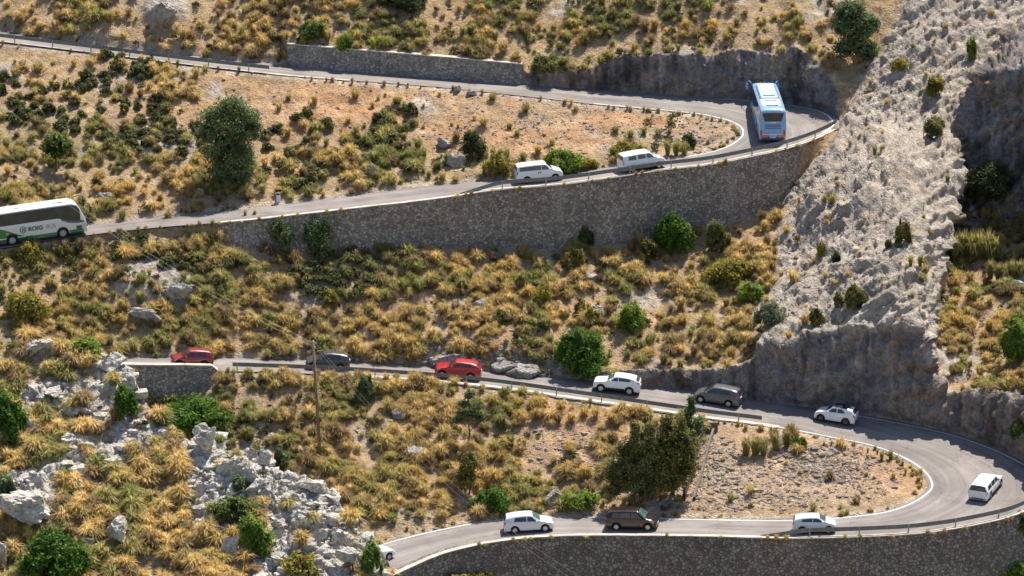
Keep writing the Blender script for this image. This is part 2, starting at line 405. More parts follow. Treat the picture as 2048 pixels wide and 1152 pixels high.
# region weights used for relief, ground colour and planting
RIDGE_L = np.interp(VV, [-66, 0, 60, 150, 240, 300, 400, 500, 600, 680, 720, 760, 840], [1830, 1805, 1775, 1728, 1685, 1650, 1565, 1545, 1530, 1520, 1500, 1400, 1300])
wob = 22 * fbm(P * .35, 3, 5)
ridge = smooth(UU - RIDGE_L + wob, -15, 25) * (1 - gm) * (VV < np.interp(UU, us, np.where(np.isnan(Aou[0]), 960, Aou[0])))
ridge = np.maximum(ridge, smooth(UU, 1930, 1975) * (1 - smooth(VV, 100, 160)))
rockw = np.clip(np.maximum(ridge, (FACE == 1) * 1.), 0, 1)
rockw = np.maximum(rockw, gully_cliff * 1.)
rockw = np.maximum(rockw, BANK * smooth(fbm(P * .5, 4, 19), -.25, .15) * .9)
rockw = np.maximum(rockw, gm * smooth(fbm(P * .4, 3, 9), .15, .35))
# scattered rock exposures on the slopes
ex = smooth(fbm(P * .23, 4, 31), .22, .38)
rockw = np.maximum(rockw, ex * .8)
def blob(u, v, ru, rv): return np.exp(-(((UU - u) / ru) ** 2 + ((VV - v) / rv) ** 2) ** 2)
outcrop = blob(305, 572, 82, 52) + blob(330, 18, 48, 34)
rockw = np.maximum(rockw, np.clip(outcrop * 1.3, 0, 1))
rockw[ROADM > 0] = 0; rockw[FACE == 2] = 0
# normals
def normals(P):
    du = np.gradient(P, axis=1); dv = np.gradient(P, axis=0)
    n = np.cross(du, dv); n /= np.linalg.norm(n, axis=2, keepdims=True) + 1e-9
    n[n[..., 1] > 0] *= 1   # orientation fixed below
    s = np.sign(np.sum(n * (CAM - P), -1, keepdims=True)); return n * s
def blur(a, k):
    for _ in range(k):
        a = (a + np.roll(a, 1, 0) + np.roll(a, -1, 0) + np.roll(a, 1, 1) + np.roll(a, -1, 1)) / 5
    return a
Nn = normals(blur(P[..., 0], 0)[..., None] * [1, 0, 0] + blur(P[..., 1], 6)[..., None] * [0, 1, 0] + blur(P[..., 2], 6)[..., None] * [0, 0, 1])
# strata: long along (dx=+1, dz=+.75)
ca, sa = math.cos(.72), math.sin(.72)
wz = P @ Up; al = P[..., 0] * ca + wz * sa; ac = -P[..., 0] * sa + wz * ca
ps = np.stack([al * .2, ac * 1.1, P[..., 1] * .25], -1)
warp = fbm(P * .5, 2, 70)[..., None] * .7
warp = warp * .6; st1 = fbm(ps + warp * .3, 5, 40, .6, True)
st2 = fbm(P * .9 + warp, 5, 50, .6)
st3 = fbm(P * np.array([1.3, 1.3, .35]) + warp, 4, 60, .55, True)
lump = fbm(P * .35, 4, 80, .5); fine = fbm(P * 1.6, 4, 90, .6)
amp_edge = smooth(EDGE, 2, 22)
strata_w = ridge * (FACE != 1)
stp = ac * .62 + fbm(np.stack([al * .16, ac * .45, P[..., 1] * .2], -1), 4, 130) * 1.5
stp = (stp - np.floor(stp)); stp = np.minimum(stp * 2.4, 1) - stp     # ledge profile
cnr = fbm(P * .13, 2, 150)
st4 = fbm(np.stack([al * .8, ac * 2.9, P[..., 1] * .8], -1) + warp * .4, 4, 140, .6, True)
disp_rock = strata_w * (st1 * .48 + stp * .85 * (.5 + smooth(cnr, -.3, .3)) + st4 * .42 + st2 * .2 + .15 * st3 + .9 * cnr) + (1 - strata_w) * st2 * .55 + (st3 * .5 + st2 * .3 + st1 * .3) * (FACE == 1) + (.6 * st3 + .8 * st1 + .7 * stp) * gully_cliff + stp * .35 * (FACE == 1)
disp = rockw * disp_rock + (1 - rockw) * (lump * .42 + fine * .17)
disp += np.clip(outcrop, 0, 1) * .8
disp *= amp_edge * (1 - .999 * (FACE == 2))
disp[ROADM > 0] = 0
P = P + Nn * disp[..., None]
P[..., 2] -= .22 * blur(ROADM * 1., 0) * (EDGE == 0)
TER = P
# ------------------------------------------------------------------ ground colours
soil = np.array([.47, .305, .18]); soil2 = np.array([.4, .29, .18]); orange = np.array([.49, .28, .14]); rock = np.array([.47, .405, .335]); rockd = np.array([.29, .26, .235]); litter = np.array([.42, .31, .16])
cn = fbm(P0 * .18, 4, 101); cn2 = fbm(P0 * .9, 4, 103); cn3 = fbm(P0 * 3., 3, 104)
bare = np.clip(blob(900, 225, 620, 75) + blob(1600, 940, 300, 90) + blob(1150, 870, 160, 100), 0, 1)
c = soil2 + (soil - soil2) * smooth(cn + .5 * bare, -.2, .5)[..., None]
c = c + (orange - c) * (smooth(cn2 + .6 * cn + .2 * bare, .05, .5) * (.35 + .6 * bare))[..., None]
c = c + (litter - c) * ((1 - bare) * smooth(cn2, -.3, .4) * .75)[..., None]
scree = np.clip(blob(1440, 950, 90, 100) + .8 * blob(1640, 960, 150, 60) + blob(1420, 250, 70, 60) * .5 + blob(1180, 930, 120, 60) * .6, 0, 1)
c = c + (np.array([.44, .32, .21]) - c) * (scree * smooth(cn2, -.5, .2))[..., None]
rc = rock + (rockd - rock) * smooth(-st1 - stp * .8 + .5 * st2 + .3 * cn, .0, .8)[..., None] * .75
rc = rc * (1 - .5 * smooth(-st4 + .35 * fine, .12, .5) * (.4 + .6 * strata_w))[..., None] * (1 - .3 * smooth(fine, .15, .5))[..., None]  # shade of cracks and pits put into the rock colour
rc = rc + (np.array([.42, .3, .2]) - rc) * (smooth(fbm(P0 * .5, 4, 120), .2, .5) * .45)[..., None]
facec = np.array([.27, .245, .235]) + (np.array([.38, .285, .2]) - np.array([.27, .245, .235])) * (smooth(st3 + cn, .15, .7) * .7)[..., None]
vst = fbm(P0 * np.array([.9, .9, .12]), 4, 160); vst2 = fbm(P0 * np.array([1.6, 1.6, .1]) + 9, 3, 165)
facec = facec * (1 - .55 * smooth(vst, .05, .4))[..., None]; facec = facec + (np.array([.5, .47, .43]) - facec) * (smooth(vst2, .22, .5) * .6)[..., None]
facec = np.where(gully_cliff[..., None], facec * np.array([.85, .88, .93]), facec)
f1 = ((FACE == 1) | gully_cliff)[..., None]
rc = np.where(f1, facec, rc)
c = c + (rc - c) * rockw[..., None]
shoulder = ((EDGE < 9) & (ROADM == 0) & (FACE == 0))[..., None]
c = np.where(shoulder, c * .4 + np.array([.5, .42, .34]) * .6, c)
c = np.where((BANK > 0)[..., None], c * .9, c); c = c * (1 + .28 * smooth(fbm(P0 * .7, 4, 170), -.1, .6) - .22 * smooth(fbm(P0 * 1.3, 4, 171), .05, .5))[..., None]
c[ROADM > 0] = (.3, .27, .24)
TCOL = c
# outer skirts so the hill goes on beyond the frame
rows = [TER]; cols = [TCOL]
def ext_rows(row, colr, steps):
    R = []; 
    for dx, dy, dz in steps: R.append(row + np.array([dx, dy, dz]) + .8 * fbm(row * .1 + dy, 2, 7)[:, None])
    return R, [colr * 0 + np.array([.33, .27, .15])] * len(steps)
top_r, top_c = ext_rows(TER[0], TCOL[0], [(0, 4, 2.4), (0, 15, 9), (0, 45, 28), (0, 110, 62), (0, 220, 80)])
bot_r, bot_c = ext_rows(TER[-1], TCOL[-1], [(0, -1.5, -1), (0, -12, -9), (0, -40, -26), (0, -100, -42), (0, -160, -50)])
G = np.concatenate([np.array(top_r[::-1]), TER, np.array(bot_r)], 0); GC = np.concatenate([np.array(top_c[::-1]), TCOL, np.array(bot_c)], 0)
def side(G, k, sgn):
    R = []
    for d, dz in ((8, 0), (30, 2), (90, 6), (240, 10)):
        q = G[:, k:k + 1].copy(); q[..., 0] += sgn * d; q[..., 2] += dz * (1 if sgn < 0 else 2); R.append(q)
    return R
L = side(G, 0, -1)[::-1]; R_ = side(G, -1 % G.shape[1], 1)
G2 = np.concatenate(L + [G] + R_, 1); GC2 = np.concatenate([GC[:, :1]] * 4 + [GC] + [GC[:, -1:]] * 4, 1)
mesh_np('hillside', G2.reshape(-1, 3), grid_faces(*G2.shape[:2]), M_ground, col=GC2.reshape(-1, 3), smooth_=True)
tag(bpy.data.objects['hillside'], kind='structure')
R0 = 2600
mesh_np('valley_ground', np.array([(-R0, -R0, -48.), (R0, -R0, -48.), (R0, R0, -48.), (-R0, R0, -48.)]), np.array([[0, 1, 2, 3]]), M_ground, col=np.full((4, 3), 1.) * np.array([.2, .17, .09]))
tag(bpy.data.objects['valley_ground'], kind='structure')
def tpoint(u, v):
    i = (v - vs_[0]) / STEP; j = (u - us[0]) / STEP
    i = min(max(i, 0), nV - 2); j = min(max(j, 0), nU - 2); a, b = int(i), int(j); f, g = i - a, j - b
    return (TER[a, b] * (1 - f) + TER[a + 1, b] * f) * (1 - g) + (TER[a, b + 1] * (1 - f) + TER[a + 1, b + 1] * f) * g
def tval(arr, u, v):
    i = int(min(max((v - vs_[0]) / STEP, 0), nV - 1)); j = int(min(max((u - us[0]) / STEP, 0), nU - 1)); return arr[i, j]
# ------------------------------------------------------------------ nearer spur at lower left
ft = np.array([(-210,705),(0,682),(30,690),(60,672),(95,690),(130,702),(200,705),(232,712),(262,738),(285,795),(310,832),(345,856),(380,882),(415,870),(440,872),(455,900),(480,907),(500,902),(525,906),(545,917),(552,945),(600,955),(650,975),(680,1010),(700,1030),(725,1065),(745,1085),(770,1120),(800,1180),(830,1262)], float)
fu = np.arange(-210, 831, 3.); fvt = np.interp(fu, ft[:, 0], ft[:, 1]); NQ = 190
q = np.linspace(0, 1, NQ)[:, None]
FV = fvt[None] + (1275 - fvt[None]) * q; FU = np.repeat(fu[None], NQ, 0)
def fY(u, v): return -84 - 16 * (v - 690) / 460 - .012 * (u - 300) * 0
FY = fY(FU, FV)
FP = at_y(FU, FV, FY); FP0 = FP.copy()
fcn = fbm(FP0 * .3, 4, 201); fcn2 = fbm(FP0 * 1.1, 4, 203)
def fblob(u, v, ru, rv): return np.exp(-(((FU - u) / ru) ** 2 + ((FV - v) / rv) ** 2) ** 2)
frw = np.clip(fblob(660, 1060, 125, 125) + fblob(480, 930, 90, 45) + fblob(255, 760, 45, 45) + fblob(640, 1150, 150, 60) + 1.2 * smooth(FU, 340, 420) * (1 - smooth(FV - np.interp(FU, ft[:, 0], ft[:, 1]), 50, 130)) + fblob(55, 1000, 60, 60) + fblob(450, 920, 50, 40) + fblob(230, 740, 40, 40) + .8 * fblob(430, 1000, 60, 90) + .8 * fblob(100, 790, 70, 30), 0, 1)
frw = np.clip(frw * smooth(fcn2, -.7, -.2) + smooth(fcn, .2, .38) * .8, 0, 1)
fn = normals(FP)
fwarp = fbm(FP * .6, 2, 210)[..., None] * .6
d_ = (frw * (fbm(FP * 1.3 + fwarp, 5, 220, .6, True) * .62 + fbm(FP * .7, 3, 222) * .5 + fbm(FP * 3.2, 3, 223, .6, True) * .14) + (1 - frw) * (fbm(FP * .5, 4, 224) * .4 + fbm(FP * 2.2, 3, 226) * .1)) * smooth(np.repeat(q, len(fu), 1), 0, .02)
FP = FP + fn * d_[..., None]
FPOS = FP
fc = np.array([.46, .36, .25]) + (np.array([.4, .29, .14]) - np.array([.46, .36, .25])) * smooth(fcn2, -.3, .3)[..., None]
frc = np.array([.68, .63, .55]) + (np.array([.42, .38, .34]) - np.array([.68, .63, .55])) * smooth(fbm(FP * 1.5, 3, 230), .1, .5)[..., None]
fc = fc + (frc - fc) * frw[..., None]
back = []
for dy, dz in ((.25, -.15), (1.2, -1.2), (4, -6), (12, -22), (25, -50), (50, -88)):
    b_ = FP[0].copy(); sc_ = smooth(fu, 200, 800) ; b_[:, 1] += dy * .6; b_[:, 2] += dz; b_[:, 0] += -.15 * dz * 0; back.append(b_)
bot = FP[-1].copy(); bot[:, 1] -= 20; bot[:, 2] -= 25
bot2 = FP[-1].copy(); bot2[:, 1] -= 60; bot2[:, 2] -= 85
FG = np.concatenate([np.array(back[::-1]), FP, bot[None], bot2[None]], 0)
FGC = np.concatenate([np.repeat(fc[:1], 6, 0), fc, fc[-1:], fc[-1:]], 0)
mesh_np('hill', FG.reshape(-1, 3), grid_faces(*FG.shape[:2]), M_ground, col=FGC.reshape(-1, 3), smooth_=True)
tag(bpy.data.objects['hill'], kind='structure')
def on_spur(u, v): return u < 830 and v > np.interp(u, ft[:, 0], ft[:, 1]) + 2
def fpoint(u, v):
    j = min(max((u - fu[0]) / 3., 0), len(fu) - 2); b = int(j); t0 = np.interp(u, fu, fvt)
    i = (v - t0) / (1275 - t0) * (NQ - 1); i = min(max(i, 0), NQ - 2); a = int(i); f, g = i - a, j - b
    return (FPOS[a, b] * (1 - f) + FPOS[a + 1, b] * f) * (1 - g) + (FPOS[a, b + 1] * (1 - f) + FPOS[a + 1, b + 1] * f) * g
def gp(u, v): return fpoint(u, v) if on_spur(u, v) else tpoint(u, v)
# ------------------------------------------------------------------ road surfaces, markings, walls, rails
def ribbon(name, r, k0, k1, t0, t1, mat, dz=0., nx=2, label=None, step=.5):
    ks = np.arange(k0, k1 + 1e-6, step); ts = np.linspace(t0, t1, nx)
    K, T = np.meshgrid(ks, ts, indexing='ij')
    Pp = r.pt(K, T.ravel().reshape(T.shape)) if False else r.pt(K.ravel(), T.ravel()).reshape(K.shape + (3,))
    Pp = Pp.copy(); Pp[..., 2] += dz
    S = np.interp(ks, np.arange(len(r.s)), r.s)
    w = np.linalg.norm(Pp[:, -1] - Pp[:, 0], axis=1)
    uv = np.stack([np.repeat(S[:, None], nx, 1), np.linspace(0, 1, nx)[None] * w[:, None]], -1)
    o = mesh_np(name, Pp.reshape(-1, 3), grid_faces(len(ks), nx), mat, uv=uv.reshape(-1, 2), smooth_=True)
    return tag(o, kind='structure')
nA, nB = len(RA.z) - 1, len(RB.z) - 1
ribbon('road', RA, 0, nA, -.02, 1.02, M_asph, .015, 13)
ribbon('road', RB, 0, nB, -.02, 1.02, M_asph, .015, 13)
def offset_line(r, k0, k1, side, inset, width, dz, name='road_marking', mat=None, wav=0.):
    ks = np.arange(k0, k1 + 1e-6, .5); a = r.pt(ks, 0.); b = r.pt(ks, 1.); d = b - a; w = np.linalg.norm(d, axis=1, keepdims=True); d /= w
    if side: e, d = b, -d
    else: e = a
    jit = wav * fbm(e * 1.2, 3, 77)[:, None]
    q0 = e + d * (inset + jit); q1 = e + d * (inset + width + jit * .5)
    V = np.stack([q0, q1], 1); V[..., 2] += dz
    return tag(mesh_np(name, V.reshape(-1, 3), grid_faces(len(ks), 2), mat or M_line), kind='structure')
S10 = 10
offset_line(RA, 2.3 * S10, 19.6 * S10, 0, .12, .15, .024)
offset_line(RA, 12.6 * S10, 19.5 * S10, 1, .55, .17, .024)
offset_line(RB, 9.7 * S10, 21 * S10, 0, .1, .15, .024)
offset_line(RB, 14.3 * S10, 19.2 * S10, 1, .55, .19, .024)
# bare dirt and concrete verges beside the asphalt
offset_line(RA, 19.6 * S10, 25 * S10, 0, -.25, .8, .021, 'verge', M_conc, .15)
offset_line(RA, 2.6 * S10, 5.6 * S10, 1, -.05, .35, .021, 'verge', M_conc, .1)
offset_line(RA, 0, 11.9 * S10, 1, -.1, .45, .02, 'verge', M_conc, .1)
offset_line(RB, 6.5 * S10, 14.6 * S10, 1, -.1, .65, .021, 'verge', M_conc, .1)
offset_line(RB, 24 * S10, 29 * S10, 0, -.15, .4, .021, 'verge', M_conc, .1)
M_skid = plain('tyre_rubber_marks', (.15, .135, .125), .8, var=.25, vs=6)
def wall(name, label, top, bot, thick, mat, cop=None, cop_w=.5, cop_h=.14, rise=.0, group=None):
    """top, bot: arrays of world points (same count) of the visible face"""
    top = np.array(top); bot = np.array(bot); n = len(top)
    # face points towards the viewer; thickness goes the other way horizontally
    t = np.gradient(top, axis=0); t[:, 2] = 0; t /= np.linalg.norm(t, axis=1, keepdims=True)
    nr = np.stack([t[:, 1], -t[:, 0], t[:, 2] * 0], 1); 
    if np.mean(nr[:, 1]) > 0: nr = -nr
    root = empty(name, tuple(bot[n // 2])); off = bot[n // 2]
    H = 15
    V = []
    fq = np.linspace(0, 1, H)
    face = top[:, None] * (1 - fq)[None, :, None] + bot[:, None] * fq[None, :, None]
    face[:, :, 2] += 0
    face += nr[:, None] * (.05 * fbm(face * 1.7, 3, 61))[..., None]
    back = face[:, :1] - nr[:, None] * thick; backb = face[:, -1:] - nr[:, None] * thick
    ring = np.concatenate([face, backb, back, face[:, :1]], 1)
    # denser along the wall
    o = mesh_np('masonry', (ring - off).reshape(-1, 3), grid_faces(n, ring.shape[1]), mat, root, smooth_=False)
    if cop:
        c0 = top + nr * .06; c1 = top - nr * cop_w
        z = np.array([0, 0, 1.])
        j = .03 * fbm(top * .9, 3, 62)[:, None]
        pr = np.stack([c0 - z * .02, c0 + z * (cop_h + j), c1 + z * (cop_h + j), c1 - z * .02, c0 - z * .02], 1)
        mesh_np('coping', (pr - off).reshape(-1, 3), grid_faces(n, 5), cop, root)
    tag(root, label, 'wall', group)
    for kk in (0, n - 1):
        pass
    return root
def wall_from(uarr, vt, yt, vb, ext=None):
    top = at_y(uarr, vt, yt); return top
# upper retaining wall under road B
uu = np.arange(436, 1672, 5.)
vt = np.interp(uu, us, Bol[0]); yt = np.interp(uu, us, Bol[1]); vbm = np.interp(uu, us, wbB)
top = at_y(uu, vt + 1, yt - .12); bot = at_y(uu, np.maximum(vbm + 9, vt + 3), yt - .55)
wall('retaining_wall', 'long dark stone retaining wall carrying the road with the two white vans', top, bot, .9, M_wall, M_conc, .4, .06)
# lower retaining wall under road A
uu = np.arange(792, 2090, 5.)
vt = np.interp(uu, us, Aol[0]); yt = np.interp(uu, us, Aol[1])
top = at_y(uu, vt + 1, yt - .12); bot = top.copy(); bot[:, 1] -= .6; bot[:, 2] -= 6.5
wall('retaining_wall', 'dark rubble retaining wall below the lowest road with the brown car', top, bot, .9, M_wall3, M_conc, .4, .06)
# retaining wall with rounded parapet under the middle road by the red hatchback
uu = np.arange(236, 437, 4.)
vt = np.interp(uu, us, Aiu[0]); yt = np.interp(uu, us, Aiu[1])
top = at_y(uu, vt, yt - .1); top[:, 2] += .42 * smooth(438 - uu, 0, 16); bot = at_y(uu, np.interp(uu, [236, 262, 330, 400, 437], [806, 812, 810, 794, 766]), yt - .7)
wall('retaining_wall', 'short dark stone wall with a low parapet below the dark red hatchback', top, bot, .55, M_wall, M_conc, .5, .1)
# free-standing upper wall beside road B
uu = np.arange(574, 1048, 5.)
vt = np.interp(uu, [574, 700, 873, 1047], [88, 99, 113, 129]); vb = np.interp(uu, us, Bou[0]); yb = np.interp(uu, us, Bou[1])
top = at_y(uu, vt, yb - .05); bot = at_y(uu, vb + 1.5, yb - .12)
wall('stone_wall', 'straight grey stone wall standing behind the highest road', top, bot, .8, M_wall2, M_conc, .75, .07)
# dark cross wall ends: side returns
# ---- guardrails
def guardrail(label, r, k0, k1, side, inset, ramp0=False, ramp1=False, spacing=4.0):
    ks = np.arange(k0, k1, .25); a = r.pt(ks, 0.); b = r.pt(ks, 1.); d = b - a; d /= np.linalg.norm(d, axis=1, keepdims=True)
    if side: a, d = b, -d
    L = a + d * inset
    s = np.concatenate([[0], np.cumsum(np.linalg.norm(np.diff(L, axis=0), axis=1))]); T = s[-1]
    def at(x): return np.array([np.interp(x, s, L[:, i]) for i in range(3)])
    def dirn(x): e = at(min(T, x + .3)) - at(max(0, x - .3)); return e / np.linalg.norm(e)
    def hz(x):
        h = .74
        if ramp0: h = min(h, .1 + .64 * min(1, x / 3.8))
        if ramp1: h = min(h, .1 + .64 * min(1, (T - x) / 3.8))
        return h
    o = at(T / 2); root = empty('guardrail', tuple(o)); tag(root, label, 'guardrail', 'steel guardrails along the road')
    xs = np.linspace(0, T, max(8, int(T / .8)))
    prof = [(0, .18), (.05, .13), (.05, .07), (0, 0.), (.05, -.07), (.05, -.13), (0, -.18), (-.012, -.18), (-.012, .18)]
    R = []
    for x in xs:
        p = at(x) - o; t = dirn(x); n_ = np.array([t[1], -t[0], 0]); n_ /= np.linalg.norm(n_)
        if n_[1] < 0: n_ = -n_
        R.append([p + n_ * q[0] + np.array([0, 0, hz(x) - .155 + q[1]]) for q in prof + prof[:1]])
    R = np.array(R)
    mesh_np('rail', R.reshape(-1, 3), grid_faces(len(xs), R.shape[1]), M_rail, root)
    x = 2.0 if not ramp0 else 4.
    while x < T - .2:
        p = at(x) - o; m = MB(); t = dirn(x); h = hz(x)
        w = .05
        m.box(-w, w, -.04, .04, -.35, h - .02)
        m.box(-w - .012, w + .012, .04, .11, h - .27, h - .06)
        ob = m.build('post', M_post, root); ob.location = p; ob.rotation_euler = (0, 0, math.atan2(t[1], t[0]))
        if ob.rotation_euler.z > 1.57 or ob.rotation_euler.z < -1.57: ob.rotation_euler.z += math.pi
        x += spacing
    return root
def kfor(r, u, side, lo, hi):
    arr = r.ou if side else r.iu; ks = np.arange(int(lo * 10), int(hi * 10) + 1); return ks[np.argmin(np.abs(arr[ks] - u))]
guardrail('steel guardrail in front of the two white vans and the blue coach', RB, kfor(RB, 925, 1, 5, 9), kfor(RB, 1679, 1, 12, 15), 1, .25, True)
guardrail('steel guardrail beside the highest road, ending short of the grey stone wall', RB, kfor(RB, 545, 0, 24, 27), kfor(RB, -180, 0, 27, 29), 0, .2)
guardrail('steel guardrail below the uphill cars, between the stone parapet and the grey people carrier', RA, kfor(RA, 1518, 0, 17, 21), kfor(RA, 450, 0, 23, 26), 0, .2)
guardrail('steel guardrail along the lowest road curving past the white estate car', RA, kfor(RA, 1512, 1, 7, 9), 12.6 * 10, 1, .3, True)
# ---- wooden utility pole and its wires
pb = tpoint(641, 914); root = empty('utility_pole', tuple(pb)); tag(root, 'tall wooden utility pole standing below the dark grey hatchback', 'utility pole')
tp = at_y(626, 682, pb[1] - .1) - pb
m = MB(); m.cyl((0, 0, -.6), tuple(tp), .15, .105, 12); m.build('pole', plain('weathered_wood', (.2, .14, .1), .9, var=.3, vs=4), root, True)
m = MB(); m.cyl(tuple(tp + [0, 0, -.02]), tuple(tp + [0, 0, .07]), .12, .03, 12); m.build('cap', M_post, root)
top = pb + tp
for dx, dz in ((.16, -.2), (.16, -.55)):
    m = MB(); q_ = tp + np.array([0.0, 0, dz]); m.cyl(tuple(q_), tuple(q_ + [dx, -.05, 0]), .02, n=6); m.cyl(tuple(q_ + [dx, -.05, -.04]), tuple(q_ + [dx, -.05, .12]), .055, .035, 8)
    m.build('insulator', plain('porcelain', (.6, .58, .55), .3), root)
M_wire = plain('aluminium_cable', (.3, .29, .27), .5, metal=.3)
def wire(label, a, b, sag, r=.007):
    a = np.array(a); b = np.array(b); t = np.linspace(0, 1, 26)[:, None]
    p = a + (b - a) * t; p[:, 2] -= (sag * 4 * t * (1 - t))[:, 0]
    m = MB(); m.tube([tuple(q - a) for q in p], r, 5); o = m.build('overhead_wire', M_wire); o.location = a
    tag(o, label, 'wire', 'overhead wires')
e1 = at_y(1145, 1158, -38.); e2 = at_y(1158, 1152, -38.)
wire('pale overhead wire running down from the wooden pole, lower of the pair', top + np.array([.16, -.05, -.45]), e1, 1.6)
wire('pale overhead wire running down from the wooden pole, upper of the pair', top + np.array([.16, -.05, -.1]), e2, 1.6)
e3 = at_y(-60, 262, pb[1] + 6.); e4 = at_y(-60, 250, pb[1] + 6.)
wire('pale overhead wire crossing in front of the white and green coach, lower of the pair', top + np.array([-.05, -.05, -.45]), e3, 1.3)
wire('pale overhead wire crossing in front of the white and green coach, upper of the pair', top + np.array([-.05, -.05, -.1]), e4, 1.3)
# ---- roadside marker post with a yellow cap
mb_ = RB.locate(558, 404); p = tpoint(557, 403)
root = empty('marker_post', tuple(p)); tag(root, 'white roadside marker post with a yellow top, at the road edge', 'marker post')
m = MB(); m.box(-.17, .17, -.1, .1, -.3, .78); m.cyl((0, -.1, .78), (0, .1, .78), .17, n=16); m.build('body', plain('white_stone', (.74, .74, .78), .7), root)
m = MB(); m.box(-.3, .3, -.05, .05, .78, 1.12); m.cyl((0, -.05, 1.12), (0, .05, 1.12), .3, n=18); m.build('cap', plain('yellow_paint', (.8, .5, .06), .5), root)
# ---- stepped concrete drain running down to the lower road
m = MB(); n_ = 9
pa = np.array([tpoint(1418 - 5.0 * i, 862 + 17.5 * i) for i in range(n_)])
root = empty('drain', tuple(pa[0])); tag(root, 'straight concrete drain chute running down the stony bank beside the dark trees', 'drain')
for sgn, nm, hh in ((-1, 'side_wall', .95), (1, 'side_wall', .4)):
    V = []
    for k, p in enumerate(pa):
        x0 = sgn * .42
        for dx, dz in ((x0 - .09, -.5), (x0 - .09, hh), (x0 + .09, hh), (x0 + .09, -.5), (x0 - .09, -.5)): V.append(p - pa[0] + np.array([dx, 0, dz]))
    mesh_np(nm, np.array(V), grid_faces(len(pa), 5), plain('old_concrete', (.15, .13, .115), .9, var=.25), root)
m = MB(); m.box(-.75, .75, -.1, .25, -.4, .75); m.build('headwall', MATS['old_concrete'], root)
